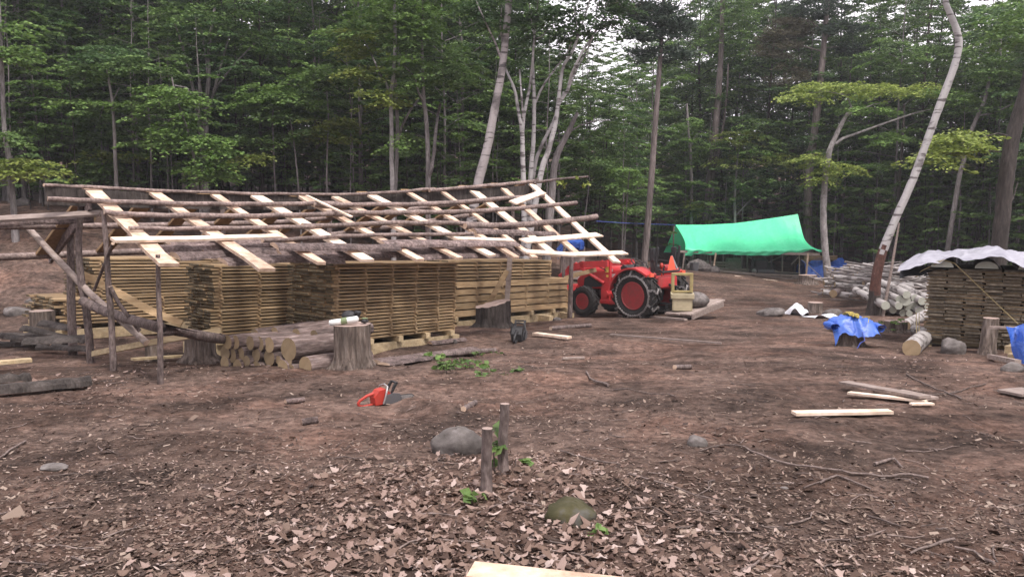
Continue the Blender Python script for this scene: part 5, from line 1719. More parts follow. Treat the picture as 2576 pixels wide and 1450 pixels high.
# ------------------------------------------------------------------ trees
def spray(c, d, L, wd, n, size, droop=.25, tilt=.45, rng=NR):
    """a flat fan of leaves along a twig from c towards d"""
    c = np.asarray(c, float); d = np.asarray(d, float); d = d / np.linalg.norm(d)
    sd = np.cross(d, [0, 0, 1.0]); sd /= max(np.linalg.norm(sd), 1e-6)
    t = rng.random(n) ** .8
    off = rng.normal(0, .42, n) * wd * (.35 + .9 * np.sin(PI * np.clip(t * .9 + .08, 0, 1)))
    pos = c + d * (L * t)[:, None] + sd * off[:, None]
    pos[:, 2] += -droop * L * t ** 2 - .12 * np.abs(off) + rng.normal(0, .05, n) * L * .5
    ang = rng.normal(0, .8, n)
    ax = d * np.cos(ang)[:, None] + sd * np.sin(ang)[:, None]
    ax[:, 2] -= rng.random(n) * .55
    ax /= np.linalg.norm(ax, axis=1)[:, None]
    nr = np.tile([0, 0, 1.0], (n, 1)) + rng.normal(0, tilt, (n, 3))
    s2 = np.cross(ax, nr); s2 /= np.maximum(np.linalg.norm(s2, axis=1), 1e-6)[:, None]
    ln = size * rng.uniform(.7, 1.3, n); w = ln * rng.uniform(.30, .42, n)
    mid = pos + ax * (ln * .45)[:, None]
    return np.stack([pos, mid + s2 * w[:, None], pos + ax * ln[:, None], mid - s2 * w[:, None]], 1)

def tuft(c, r, n, size, rng=NR):
    """clump of needles"""
    c = np.asarray(c, float)
    pos = c + rng.normal(0, .42, (n, 3)) * r * np.array([1, 1, .45])
    ax = rng.normal(0, 1, (n, 3)); ax[:, 2] = np.abs(ax[:, 2]) * .5 + .1
    ax /= np.linalg.norm(ax, axis=1)[:, None]
    s2 = np.cross(ax, rng.normal(0, 1, (n, 3))); s2 /= np.linalg.norm(s2, axis=1)[:, None]
    ln = size * rng.uniform(.7, 1.4, n); w = ln * .11
    mid = pos + ax * (ln * .5)[:, None]
    return np.stack([pos, mid + s2 * w[:, None], pos + ax * ln[:, None], mid - s2 * w[:, None]], 1)

def tree_proto(H, r, h0, nl, Lmax, seed, leaf=.15, npl=36, mats=(0,), shape='dome', lean=.03, fork=False):
    """returns trunk mesh builder, (quads, material index) of the crown, foot at the origin"""
    rr = random.Random(seed); rng = np.random.default_rng(seed)
    mb = MB(); n = 9
    wx, wy = rr.uniform(-lean, lean) * H, rr.uniform(-lean, lean) * H
    P = []; 
    for i in range(n):
        k = i / (n - 1)
        P.append(Vector((wx * k * k + rr.uniform(-.03, .03) * H * .12 * (i > 0), wy * k * k + rr.uniform(-.03, .03) * H * .12 * (i > 0), H * k - (.25 if i == 0 else 0))))
    mb.tube(P, [r * (1.25 if i == 0 else (1 - .86 * i / (n - 1))) for i in range(n)], 9, jit=.05, rnd=rr)
    def at(h):
        k = max(0, min(.999, h / H)) * (n - 1); i = int(k)
        return P[i].lerp(P[i + 1], k - i)
    Q, MI = [], []
    for j in range(nl):
        k = (j + rr.random()) / nl
        h = h0 + (H * .98 - h0) * k
        if shape == 'dome': L = Lmax * (.45 + .75 * math.sin(PI * min(1, k * .85 + .12)))
        elif shape == 'cone': L = Lmax * (1.05 - .9 * k)
        else: L = Lmax * rr.uniform(.6, 1.1)
        L *= rr.uniform(.65, 1.1)
        az = j * 2.4 + rr.uniform(-.5, .5); el = rr.uniform(.05, .45) + (.35 * k if shape == 'dome' else -.1)
        d = Vector((math.cos(az) * math.cos(el), math.sin(az) * math.cos(el), math.sin(el)))
        b0 = at(h); b1 = b0 + d * L * .5; b2 = b1 + (d - Vector((0, 0, .35 * d.z + .08))).normalized() * L * .5
        lr = r * (1 - .8 * h / H) * .38
        mb.tube([b0, b1, b2], [lr, lr * .6, lr * .2], 5, cap=False, rnd=rr)
        ns = max(2, int(L * 1.6))
        for q in range(ns):
            t = .3 + .7 * (q + rr.random()) / ns
            c = b0.lerp(b1, t * 2) if t < .5 else b1.lerp(b2, t * 2 - 1)
            a2 = az + rr.choice((-1, 1)) * rr.uniform(.2, 1.1)
            dd = (math.cos(a2), math.sin(a2), rr.uniform(-.12, .2))
            sl = L * rr.uniform(.28, .5)
            Q.append(spray(c, dd, sl, sl * .42, npl, leaf, .22, .45, rng))
            MI.append(np.full(npl, mats[rr.randrange(len(mats))]))
    return mb, np.concatenate(Q), np.concatenate(MI)

LM = [M['lf_dark'], M['lf_mid'], M['lf_light'], M['lf_yellow']]
PROT = [tree_proto(17, .13, 1.8, 38, 3.4, 101, .145, 95, (0, 0, 1)), tree_proto(19, .15, 2.4, 40, 3.8, 102, .145, 95, (0, 1, 1)),
        tree_proto(15, .10, 1.6, 34, 3.0, 103, .14, 90, (1, 1, 2)), tree_proto(18, .12, 2.0, 38, 3.6, 104, .145, 95, (0, 0, 0, 1)),
        tree_proto(12, .08, 1.4, 30, 2.7, 105, .135, 85, (1, 2))]
SAP = [tree_proto(5.5, .030, 1.0, 15, 1.6, 201, .13, 54, (1, 2), 'flat', .05), tree_proto(7, .038, 1.6, 16, 1.9, 202, .13, 54, (1, 1, 2), 'flat', .05),
       tree_proto(4.2, .024, .7, 13, 1.4, 203, .12, 54, (0, 1), 'flat', .06), tree_proto(8.5, .045, 2.4, 18, 2.0, 204, .14, 54, (0, 1, 1), 'flat', .04)]
PTM = []
for k, (mb, q, mi) in enumerate(PROT + SAP):
    t = mb.build('trunk', M['bark_grey'] if k % 2 == 0 else M['bark_dark'], None, (0, 0, 0), True); tm = t.data; bpy.data.objects.remove(t)
    PTM.append((tm, quads_mesh('crown', q, LM, mi)))

def place_tree(k, x, y, sc, rz, name, label, group, cat='tree', szc=1.0):
    t = thing(name, label, cat, (x, y, g1(x, y)), group, rz)
    t.scale = (sc, sc, sc * szc)
    mesh_obj('trunk', PTM[k][0], t); mesh_obj('crown', PTM[k][1], t)
    return t
def yedge(a):
    return float(np.interp(a, [-.8, -.5, -.3, -.05, .06, .16, .25, .4, .6, .8], [27, 29, 30, 31, 33, 39, 44, 43, 36, 30]))
def zlim(a):
    """highest the wood reaches at this bearing, as a slope above the eye: open sky above it"""
    return float(np.interp(a, [-.9, -.40, -.36, -.33, -.30, -.06, -.01, .02, .06, .12, .19, .23, .30, .40, .50, .56, .60, .9],
                           [.50, .45, .43, .268, .43, .42, .33, .205, .232, .205, .235, .34, .36, .33, .37, .27, .34, .45]))
# the trees one can make out along the edge of the wood
rt = random.Random(77)
edge = 0
for i in range(46):
    a = -.74 + 1.48 * (i + rt.uniform(-.35, .35)) / 45
    y = yedge(a) + rt.uniform(1.0, 6.0) + (2.5 if .17 < a < .4 else 0)
    k = rt.choice((0, 1, 2, 3, 4, 2, 4))
    x = a * y
    top = zlim(a) * y + EYE - g1(x, y)
    H = (17, 19, 15, 18, 12)[k]
    sc = min(rt.uniform(.8, 1.15), max(.45, top * rt.uniform(.85, 1.0) / H))
    place_tree(k, x, y, sc, rt.uniform(0, 6.28), 'forest_tree', 'tall leafy green tree in the front row of the dense wood behind the clearing', 'leafy trees along the edge of the wood')
for i in range(92):
    a = -.72 + 1.46 * rt.random()
    y = yedge(a) + rt.uniform(-1.5, 2.5)
    if -.02 < a < .2 and rt.random() < .4: continue
    if .17 < a < .40: y = max(y, 45.5)
    k = 5 + rt.choice((0, 1, 2, 3))
    place_tree(k, a * y, y, rt.uniform(.7, 1.15), rt.uniform(0, 6.28), 'sapling', 'thin stemmed sapling with flat layers of leaves before the dark wood', 'saplings along the edge of the wood', 'sapling')

# the deep wood behind them, one mass
def xf(q, x, y, z, s, rz):
    c, sn = math.cos(rz), math.sin(rz)
    o = np.empty_like(q)
    o[..., 0] = (q[..., 0] * c - q[..., 1] * sn) * s + x
    o[..., 1] = (q[..., 0] * sn + q[..., 1] * c) * s + y
    o[..., 2] = q[..., 2] * s + z
    return o
DP = []
WC = bpy.data.collections.new('wood_trees')       # kinds of tree the deep wood is made of
for k, (mb, q, mi) in enumerate(PROT + SAP):
    me = quads_mesh('wood_tree', q, LM + [M['bark_dark']], mi)
    tb = mb.build('tmp', M['bark_dark'], None, (0, 0, 0), True)
    import bmesh
    bm = bmesh.new(); bm.from_mesh(me); nf = len(bm.faces)
    bm.from_mesh(tb.data); bm.faces.ensure_lookup_table()
    for f in bm.faces[nf:]: f.material_index = 4
    bm.to_mesh(me); bm.free(); bpy.data.objects.remove(tb)
    WC.objects.link(bpy.data.objects.new('wood_tree_' + 'abcdefghi'[k], me))
def deep(k, x, y, s):
    DP.append((x, y, g1(x, y), k, rt.uniform(0, 6.28), s))
n_deep = 0
while n_deep < 240:
    a = rt.uniform(-.95, .95); y = yedge(a) + 4 + 34 * rt.random() ** 1.2
    x = a * y
    top = zlim(a) * y + EYE - g1(x, y)
    k = rt.choice((0, 1, 2, 3, 3, 4))
    H = (17, 19, 15, 18, 12)[k]
    s = min(rt.uniform(.85, 1.25), max(.35, top * rt.uniform(.8, 1.0) / H))
    deep(k, x, y, s); n_deep += 1
for i in range(420):
    a = rt.uniform(-.9, .9); y = yedge(a) + 1 + 26 * rt.random()
    deep(5 + rt.choice((0, 1, 2, 3)), a * y, y, rt.uniform(.7, 1.3))
# woods to the sides and behind the camera close the clearing in
for i in range(40):
    a = rt.choice((-1, 1)) * rt.uniform(16, 34); y = rt.uniform(-16, 24)
    if abs(a) < 19 + .62 * max(0, y): a = math.copysign(19 + .68 * max(0, y) + rt.uniform(0, 8), a)
    deep(rt.choice((0, 1, 2, 3)), a, y, rt.uniform(.8, 1.15))
for i in range(12):
    deep(rt.choice((0, 1, 2, 3)), rt.uniform(-18, 18), rt.uniform(-24, -10), rt.uniform(.8, 1.1))
wme = bpy.data.meshes.new('deep_wood')
wme.from_pydata([d[:3] for d in DP], [], [])
for nm, ty, key, vals in (('pick', 'INT', 'value', [d[3] for d in DP]), ('scl', 'FLOAT', 'value', [d[5] for d in DP]),
                          ('rot', 'FLOAT_VECTOR', 'vector', [c for d in DP for c in (0.0, 0.0, d[4])])):
    at_ = wme.attributes.new(nm, ty, 'POINT'); at_.data.foreach_set(key, vals)
wood = mesh_obj('deep_wood', wme)
ng = bpy.data.node_groups.new('wood_scatter', 'GeometryNodeTree')
ng.interface.new_socket('Geometry', in_out='INPUT', socket_type='NodeSocketGeometry')
ng.interface.new_socket('Geometry', in_out='OUTPUT', socket_type='NodeSocketGeometry')
gi = ng.nodes.new('NodeGroupInput'); go = ng.nodes.new('NodeGroupOutput')
ci = ng.nodes.new('GeometryNodeCollectionInfo')
ci.inputs['Collection'].default_value = WC
ci.inputs['Separate Children'].default_value = True
ci.inputs['Reset Children'].default_value = True
ip = ng.nodes.new('GeometryNodeInstanceOnPoints'); ip.inputs['Pick Instance'].default_value = True
def na(nm, ty):
    n_ = ng.nodes.new('GeometryNodeInputNamedAttribute'); n_.data_type = ty; n_.inputs['Name'].default_value = nm
    return n_.outputs['Attribute']
ng.links.new(gi.outputs[0], ip.inputs['Points']); ng.links.new(ci.outputs[0], ip.inputs['Instance'])
ng.links.new(na('pick', 'INT'), ip.inputs['Instance Index']); ng.links.new(na('rot', 'FLOAT_VECTOR'), ip.inputs['Rotation'])
ng.links.new(na('scl', 'FLOAT'), ip.inputs['Scale']); ng.links.new(ip.outputs[0], go.inputs[0])
wood.modifiers.new('wood_scatter', 'NODES').node_group = ng
tag(wood, 'dark dense green wood filling the background behind the front trees', 'woods', kind='stuff')

# ------------------------------------------------------------------ the trees that stand out, one by one
def pix_tree(name, label, trunk, Y, mat, limbs=(), clumps=(), base=None, lean_y=0.0, cat='tree', bands=(), needle=False):
    """trunk: (u, v, width) from the foot up; limbs the same; clumps: (u, v, ru, rv, sprays, leaf material[, dy])"""
    s = Y / 2000
    foot = base if base is not None else None
    P = [W(u, v, Y + lean_y * i) for i, (u, v, w) in enumerate(trunk)]
    if foot is None:
        d = (P[0] - P[1]); p = P[0].copy()
        for _ in range(400):
            if p.z < g1(p.x, p.y): break
            p = p + Vector((d.x * .25 / max(.2, abs(d.z)) * .6, 0, 1)) * -.05 if d.z > 0 else p + Vector((d.x / max(.2, abs(d.z)) * .6, 0, -1)) * .05
        foot = p
    rr = random.Random(hash(round(trunk[0][0])) % 1000)
    t = thing(name, label, cat, (foot.x, foot.y, g1(foot.x, foot.y)))
    PP = [Vector((foot.x, foot.y, g1(foot.x, foot.y) - .15))] + ([P[0]] if (P[0] - foot).length > .5 else []) + P[1:]
    RR = [trunk[0][2] * s * .62] + ([trunk[0][2] * s * .5] if (P[0] - foot).length > .5 else []) + [w * s * .5 for (_, _, w) in trunk[1:]]
    # smooth the path
    Q, RQ = [PP[0]], [RR[0]]
    for i in range(len(PP) - 1):
        p0 = PP[max(0, i - 1)]; p1 = PP[i]; p2 = PP[i + 1]; p3 = PP[min(len(PP) - 1, i + 2)]
        for k in range(1, 7):
            x = k / 6
            q = .5 * ((2 * p1) + (p2 - p0) * x + (2 * p0 - 5 * p1 + 4 * p2 - p3) * x * x + (3 * p1 - p0 - 3 * p2 + p3) * x ** 3)
            Q.append(q); RQ.append((RR[i] + (RR[i + 1] - RR[i]) * x) * rr.uniform(.97, 1.03))
    mb = MB(); mb.tube(Q, RQ, 12, jit=.035, rnd=rr)
    mats = mat if isinstance(mat, (list, tuple)) else [mat]
    if bands:      # (height, material) from the top down: bark that changes along the trunk
        for i, f in enumerate(mb.f):
            zc = sum(mb.v[k][2] for k in f) / len(f) + rr.uniform(-.12, .12)
            for zb, mi_ in bands:
                if zc < zb: mb.m[i] = mi_
    for lb in limbs:
        L = [W(u, v, Y + (rr.uniform(-.25, .25) if i else 0) * i) for i, (u, v, w) in enumerate(lb)]
        mb.tube(L, [max(.008, w * s * .5) for (_, _, w) in lb], 8, cap=False, jit=.03, rnd=rr)
    mb.build('trunk', [M[x] for x in mats], t, t.location, True)
    if clumps:
        Qs, Ms = [], []
        names = []
        for cl in clumps:
            u, v, ru, rv, n, mt = cl[:6]; dy = cl[6] if len(cl) > 6 else 0
            if mt not in names: names.append(mt)
            for _ in range(int(n * 1.35)):
                th = rr.uniform(0, 6.28); rad = rr.random() ** .5
                uu, vv = u + ru * rad * math.cos(th), v + rv * rad * math.sin(th)
                c = W(uu, vv, Y + dy + rr.uniform(-1, 1) * ru * s * .7)
                if needle:
                    q = tuft(c, .45 * rr.uniform(.7, 1.3), 70, .20)
                else:
                    az = rr.uniform(0, 6.28)
                    sl = rr.uniform(.6, 1.2)
                    q = spray(c, (math.cos(az), math.sin(az), rr.uniform(-.15, .15)), sl, sl * .45, 40, .125, .25, .4)
                Qs.append(q); Ms.append(np.full(len(q), names.index(mt)))
        me = quads_mesh('crown', np.concatenate(Qs) - np.array(t.location), [M[x] for x in names], np.concatenate(Ms))
        mesh_obj('crown', me, t)
    return t
YB = 26.0
pix_tree('birch_tree', 'leaning grey birch with dark rings rising behind the middle of the shed roof',
         [(1195, 500, 24), (1225, 375, 22), (1247, 260, 20), (1262, 180, 18), (1273, 80, 17), (1281, -10, 16), (1290, -160, 12)], 25.5, 'birch_grey',
         limbs=[[(1262, 150, 7), (1245, 105, 5), (1228, 70, 4), (1205, 20, 3), (1190, -20, 2)], [(1266, 130, 5), (1258, 60, 4), (1262, 20, 2)]],
         clumps=[(1225, 30, 60, 45, 26, 'lf_dark', .3), (1300, -80, 110, 60, 40, 'lf_mid')])
pix_tree('birch_tree', 'white birch with a forked trunk just right of the leaning grey birch',
         [(1317, 470, 13), (1315, 400, 12), (1313, 330, 11), (1303, 273, 8), (1295, 227, 7), (1278, 187, 6), (1262, 150, 4)], YB, 'birch_white',
         limbs=[[(1314, 345, 9), (1318, 290, 8), (1324, 259, 8), (1333, 217, 7), (1340, 157, 6), (1343, 101, 5), (1350, 40, 4), (1355, -20, 3)], [(1316, 301, 6), (1312, 241, 5), (1307, 175, 4)],
                [(1342, 101, 4), (1365, 90, 3), (1382, 70, 2)], [(1343, 90, 3), (1335, 40, 3), (1330, 0, 2)]],
         clumps=[(1345, 40, 50, 50, 26, 'lf_dark'), (1300, -40, 60, 40, 16, 'lf_dark')])
pix_tree('birch_tree', 'slender straight white birch, second from left in the white clump',
         [(1335, 444, 12), (1340, 380, 11), (1343, 330, 10), (1344, 259, 9), (1342, 196, 7), (1340, 150, 5)], YB + .4, 'birch_white',
         limbs=[[(1345, 262, 6), (1358, 232, 6), (1372, 206, 5), (1400, 168, 4), (1424, 140, 4), (1440, 100, 3)]], clumps=[(1375, 120, 40, 40, 12, 'lf_dark')])
pix_tree('birch_tree', 'thin white birch leaning right, between two thicker white birches',
         [(1342, 440, 9), (1358, 378, 9), (1375, 340, 8), (1390, 311, 8), (1405, 269, 6), (1418, 230, 4)], YB + .8, 'birch_white')
pix_tree('birch_tree', 'tall white birch fanning into two long pale limbs at upper right of the white clump',
         [(1357, 455, 15), (1379, 381, 13), (1396, 315, 12), (1404, 262, 10), (1408, 224, 9), (1417, 168, 8), (1438, 133, 7), (1452, 98, 6), (1484, 0, 4), (1500, -60, 3)], YB - .2, 'birch_white',
         limbs=[[(1405, 262, 9), (1428, 227, 8), (1438, 185, 7), (1463, 133, 6), (1498, 80, 5), (1540, 10, 4), (1560, -40, 3)], [(1430, 222, 6), (1452, 170, 5), (1480, 120, 4), (1500, 70, 3)],
                [(1452, 98, 4), (1450, 50, 3), (1440, 0, 2)], [(1498, 80, 3), (1500, 30, 3), (1510, -10, 2)]],
         clumps=[(1450, 45, 75, 50, 34, 'lf_dark'), (1530, 40, 60, 50, 26, 'lf_dark'), (1480, -60, 110, 40, 26, 'lf_dark')])
pix_tree('dead_tree', 'grey broken trunk without leaves at the right of the white birches',
         [(1389, 476, 19), (1400, 395, 16), (1428, 336, 13), (1442, 305, 11), (1453, 283, 7)], YB + 1, 'bark_grey', limbs=[[(1436, 330, 4), (1460, 315, 3), (1500, 303, 2), (1530, 303, 1.5)]])
pix_tree('maple_tree', 'pale straight trunk with drooping yellow green leaves left of the grey birch',
         [(987, 475, 11), (985, 400, 11), (985, 315, 10), (983, 241, 10), (990, 185, 9), (994, 105, 8), (992, 0, 7), (992, -100, 5)], 27, 'bark_pale',
         limbs=[[(983, 240, 7), (970, 205, 6), (955, 185, 5), (945, 160, 4), (934, 136, 4), (915, 100, 3)], [(992, 150, 3), (1015, 130, 3), (1040, 150, 2)], [(990, 190, 4), (1005, 160, 3), (1000, 100, 2)]],
         clumps=[(912, 110, 26, 40, 22, 'lf_yellow'), (915, 180, 28, 18, 12, 'lf_yellow'), (945, 245, 38, 20, 16, 'lf_yellow'), (1015, 200, 26, 30, 12, 'lf_light'), (980, 60, 80, 50, 40, 'lf_light'), (1020, 120, 45, 45, 22, 'lf_light'),
                 (1005, 345, 14, 24, 5, 'lf_light'), (960, -40, 110, 50, 40, 'lf_light'), (890, 60, 40, 40, 14, 'lf_light')])
pix_tree('grey_tree', 'dark trunk with a long leaning limb right behind the pale straight trunk',
         [(995, 470, 10), (998, 400, 10), (1000, 330, 9), (997, 260, 8), (993, 180, 6)], 29, 'bark_grey', limbs=[[(1000, 360, 6), (1010, 320, 6), (1030, 280, 5), (1052, 250, 4)]],
         clumps=[(1020, 60, 60, 60, 24, 'lf_mid')])
pix_tree('grey_tree', 'grey tree forking into two trunks above the ridge of the shed',
         [(1077, 472, 13), (1077, 400, 12), (1074, 332, 11), (1070, 280, 10), (1066, 255, 10), (1064, 200, 8), (1062, 120, 7), (1065, 0, 5)], 27.5, 'bark_grey',
         limbs=[[(1079, 445, 10), (1086, 425, 9), (1092, 380, 9), (1096, 332, 8), (1101, 290, 7), (1108, 262, 6)], [(1066, 258, 6), (1052, 230, 5), (1042, 190, 4), (1015, 165, 3)]],
         clumps=[(1080, 150, 70, 60, 44, 'lf_mid'), (1060, 40, 80, 60, 44, 'lf_light'), (1150, 190, 60, 40, 24, 'lf_mid'), (1110, -40, 80, 40, 30, 'lf_mid')])
pix_tree('pine_tree', 'tall straight bare pine trunk between the birches and the green tarp',
         [(1621, 655, 17), (1632, 530, 16), (1641, 420, 15), (1650, 290, 13), (1657, 200, 12), (1664, 100, 10), (1668, 50, 9), (1672, -120, 6)], 33, 'bark_pine', needle=True,
         limbs=[[(1664, 100, 3), (1640, 90, 2), (1610, 95, 1.5)], [(1664, 110, 3), (1700, 90, 2), (1730, 95, 1.5)], [(1660, 150, 2.5), (1690, 140, 2)], [(1668, 60, 3), (1620, 40, 2), (1580, 50, 1)]],
         clumps=[(1650, 40, 75, 28, 40, 'lf_pine'), (1620, 85, 45, 16, 18, 'lf_pine'), (1700, 75, 40, 20, 18, 'lf_pine'), (1690, 140, 40, 22, 14, 'lf_pine'), (1625, 140, 30, 18, 10, 'lf_pine'), (1665, -50, 110, 40, 44, 'lf_pine'), (1580, 20, 50, 20, 14, 'lf_brown')])
pix_tree('oak_tree', 'thick dark trunk rising behind the left part of the green tarp',
         [(1772, 600, 24), (1783, 500, 21), (1793, 400, 19), (1802, 300, 17), (1810, 200, 15), (1815, 100, 12), (1818, -40, 9)], 46, 'bark_pine',
         limbs=[[(1800, 420, 7), (1812, 360, 7), (1822, 300, 6), (1830, 220, 5), (1832, 160, 4)]],
         clumps=[(1820, 60, 70, 60, 46, 'lf_mid'), (1760, 100, 50, 50, 26, 'lf_mid'), (1870, 40, 60, 50, 34, 'lf_mid'), (1820, -40, 100, 40, 34, 'lf_mid'), (1880, 130, 50, 40, 22, 'lf_mid')])
pix_tree('pine_tree', 'big grey pine trunk standing just behind the right end of the green tarp',
         [(2033, 690, 26), (2032, 576, 22), (2034, 450, 20), (2045, 360, 19), (2059, 248, 17), (2068, 160, 15), (2074, 100, 13), (2083, -10, 11), (2092, -150, 8)], 44, 'bark_pine', needle=True,
         limbs=[[(2070, 130, 4), (2035, 120, 3), (1990, 110, 2)], [(2076, 80, 4), (2040, 55, 3), (2000, 40, 2)], [(2076, 95, 4), (2120, 75, 3), (2190, 60, 2)], [(2072, 120, 3), (2110, 118, 2), (2150, 125, 1.5)],
                [(2050, 330, 2), (2030, 380, 2), (2020, 440, 1.5), (2040, 480, 1)], [(2040, 420, 2), (2015, 430, 1.5), (1995, 470, 1)]],
         clumps=[(1990, 70, 60, 30, 34, 'lf_brown'), (1960, 120, 60, 35, 30, 'lf_brown'), (2120, 70, 60, 18, 24, 'lf_pine'), (2140, 120, 40, 14, 12, 'lf_pine'), (2050, 20, 80, 30, 34, 'lf_pine'), (2090, -50, 120, 40, 44, 'lf_pine'), (1980, 190, 60, 30, 16, 'lf_brown')])
pix_tree('maple_tree', 'curved pale grey maple with layered yellow green leaves right of the green tarp',
         [(2085, 690, 20), (2077, 640, 17), (2071, 540, 16), (2076, 450, 15), (2086, 383, 14), (2099, 350, 12), (2113, 320, 11), (2128, 292, 9), (2142, 268, 7)], 36.5, 'bark_pale',
         limbs=[[(2102, 362, 8), (2120, 348, 7), (2162, 333, 6), (2225, 310, 5), (2302, 284, 4), (2340, 275, 2)], [(2128, 292, 5), (2150, 280, 4), (2200, 262, 3), (2240, 255, 2)], [(2142, 270, 4), (2130, 240, 3), (2080, 230, 2), (2030, 235, 1.5)]],
         clumps=[(2055, 222, 55, 16, 30, 'lf_yellow'), (2010, 242, 34, 10, 12, 'lf_yellow'), (2180, 218, 60, 16, 28, 'lf_yellow'), (2280, 222, 60, 14, 24, 'lf_yellow'), (2360, 230, 40, 14, 14, 'lf_light'), (2190, 270, 60, 16, 18, 'lf_light'),
                 (2225, 345, 34, 14, 12, 'lf_light'), (2060, 400, 44, 20, 20, 'lf_yellow'), (2110, 425, 45, 16, 18, 'lf_yellow'), (2070, 440, 26, 12, 10, 'lf_yellow'), (2420, 245, 40, 14, 10, 'lf_light')])
pix_tree('young_beech', 'young beech with bright layered leaves above the middle of the green tarp',
         [(1849, 575, 8), (1848, 500, 7), (1851, 450, 6), (1855, 405, 5), (1862, 350, 3)], 44.5, 'bark_grey',
         limbs=[[(1848, 545, 3), (1880, 510, 2.5), (1920, 480, 2)], [(1850, 480, 3), (1870, 440, 2), (1900, 410, 1.5)]],
         clumps=[(1860, 345, 45, 20, 26, 'lf_yellow'), (1840, 400, 60, 16, 26, 'lf_yellow'), (1920, 370, 60, 20, 30, 'lf_light'), (1960, 395, 50, 14, 18, 'lf_yellow'), (1990, 410, 45, 16, 18, 'lf_yellow'), (1930, 320, 70, 24, 24, 'lf_light'), (1880, 450, 70, 16, 20, 'lf_mid'), (1900, 480, 50, 14, 10, 'lf_mid')])
pix_tree('young_tree', 'slim pale trunk left of the green tarp with a bright low spray of leaves',
         [(1740, 600, 9), (1739, 540, 8), (1739, 450, 8), (1736, 370, 7), (1732, 330, 6), (1728, 260, 4)], 45, 'bark_grey', limbs=[[(1738, 370, 3), (1750, 340, 2), (1765, 330, 1.5)]],
         clumps=[(1762, 518, 26, 24, 14, 'lf_yellow'), (1740, 330, 40, 26, 18, 'lf_light'), (1770, 370, 50, 16, 18, 'lf_light')])
pix_tree('birch_tree', 'big white birch leaning right with a kinked top, bark peeled red near its foot',
         [(2196, 793, 37), (2199, 760, 29), (2204, 700, 25), (2218, 640, 23), (2248, 562, 19), (2297, 450, 19), (2333, 351, 18), (2369, 252, 18), (2401, 166, 17), (2412, 112, 17), (2405, 72, 16), (2388, 30, 14), (2376, -10, 13), (2370, -120, 11)], 22.3, ['birch_white', 'birch_red', 'bark_dark'],
         clumps=[(2390, -120, 90, 40, 30, 'lf_mid')], bands=[(W(2220, 628, 22.3).z, 1), (W(2200, 735, 22.3).z, 2)])
mb = MB(); mb.tube([to_ground(2222, 760, 21.8), W(2240, 690, 21.8), W(2262, 560, 21.9)], [.045, .04, .025], 7); loose('leaning_pole', mb, M['weathered'], 'thin grey pole leaning against the big white birch', 'pole', smooth=True)
pix_tree('forest_tree', 'slim grey trunk curving right, left of the grey sheet at upper right',
         [(2383, 650, 13), (2385, 620, 12), (2405, 495, 12), (2414, 440, 11), (2424, 405, 11), (2440, 340, 10), (2462, 285, 9), (2478, 248, 8), (2490, 190, 6)], 36, 'bark_grey',
         limbs=[[(2424, 405, 7), (2420, 380, 6), (2425, 350, 5)], [(2462, 290, 5), (2500, 285, 4), (2545, 262, 3)]], clumps=[(2500, 150, 60, 60, 30, 'lf_mid'), (2480, 60, 60, 50, 26, 'lf_dark')])
pix_tree('forest_tree', 'thick dark rough trunk at the far right behind the grey sheet',
         [(2508, 660, 44), (2513, 621, 38), (2522, 540, 36), (2531, 450, 36), (2549, 337, 34), (2574, 250, 30), (2595, 150, 26), (2610, 0, 22)], 24, 'bark_dark',
         limbs=[[(2548, 345, 5), (2510, 335, 4), (2470, 345, 3), (2420, 352, 2)], [(2540, 382, 4), (2480, 380, 3), (2400, 385, 2), (2350, 398, 1.5)], [(2533, 520, 5), (2548, 500, 4), (2560, 460, 3)]],
         clumps=[(2400, 355, 36, 18, 16, 'lf_yellow'), (2375, 372, 34, 10, 12, 'lf_yellow'), (2345, 398, 14, 9, 6, 'lf_yellow'), (2430, 330, 24, 14, 8, 'lf_yellow'), (2560, 60, 60, 60, 30, 'lf_mid')])
pix_tree('forest_tree', 'thin grey trunk left of the leaning white birch top, in the dark wood',
         [(2250, 640, 9), (2256, 540, 9), (2263, 440, 8), (2270, 360, 7), (2275, 260, 5)], 40, 'bark_dark', clumps=[(2270, 150, 70, 50, 30, 'lf_mid')])
pix_tree('forest_tree', 'thin upright trunk under layered leaves right of the leaning birch',
         [(2340, 640, 10), (2342, 540, 9), (2345, 440, 8), (2348, 330, 6)], 42, 'bark_grey', clumps=[(2330, 555, 60, 12, 14, 'lf_mid'), (2360, 570, 50, 10, 10, 'lf_light'), (2350, 520, 60, 14, 12, 'lf_mid')])
pix_tree('forest_tree', 'pale trunk at the far left edge leaning left, with low bright leaves',
         [(36, 545, 15), (33, 504, 13), (23, 402, 12), (10, 315, 10), (4, 140, 9), (-4, 0, 7)], 24, 'bark_grey',
         clumps=[(30, 410, 60, 14, 24, 'lf_yellow'), (20, 130, 50, 30, 22, 'lf_light'), (10, 340, 40, 20, 12, 'lf_mid'), (90, 425, 50, 10, 12, 'lf_yellow'), (15, 60, 40, 20, 10, 'lf_light')])
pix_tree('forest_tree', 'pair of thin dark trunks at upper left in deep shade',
         [(58, 420, 9), (50, 280, 8), (46, 133, 7), (44, 0, 5)], 30, 'bark_grey', limbs=[[(62, 290, 6), (80, 235, 5), (101, 171, 4), (115, 110, 2)], [(60, 400, 7), (62, 250, 6), (64, 120, 5)]], clumps=[(100, 60, 90, 50, 40, 'lf_dark'), (110, 110, 60, 30, 20, 'lf_dark')])
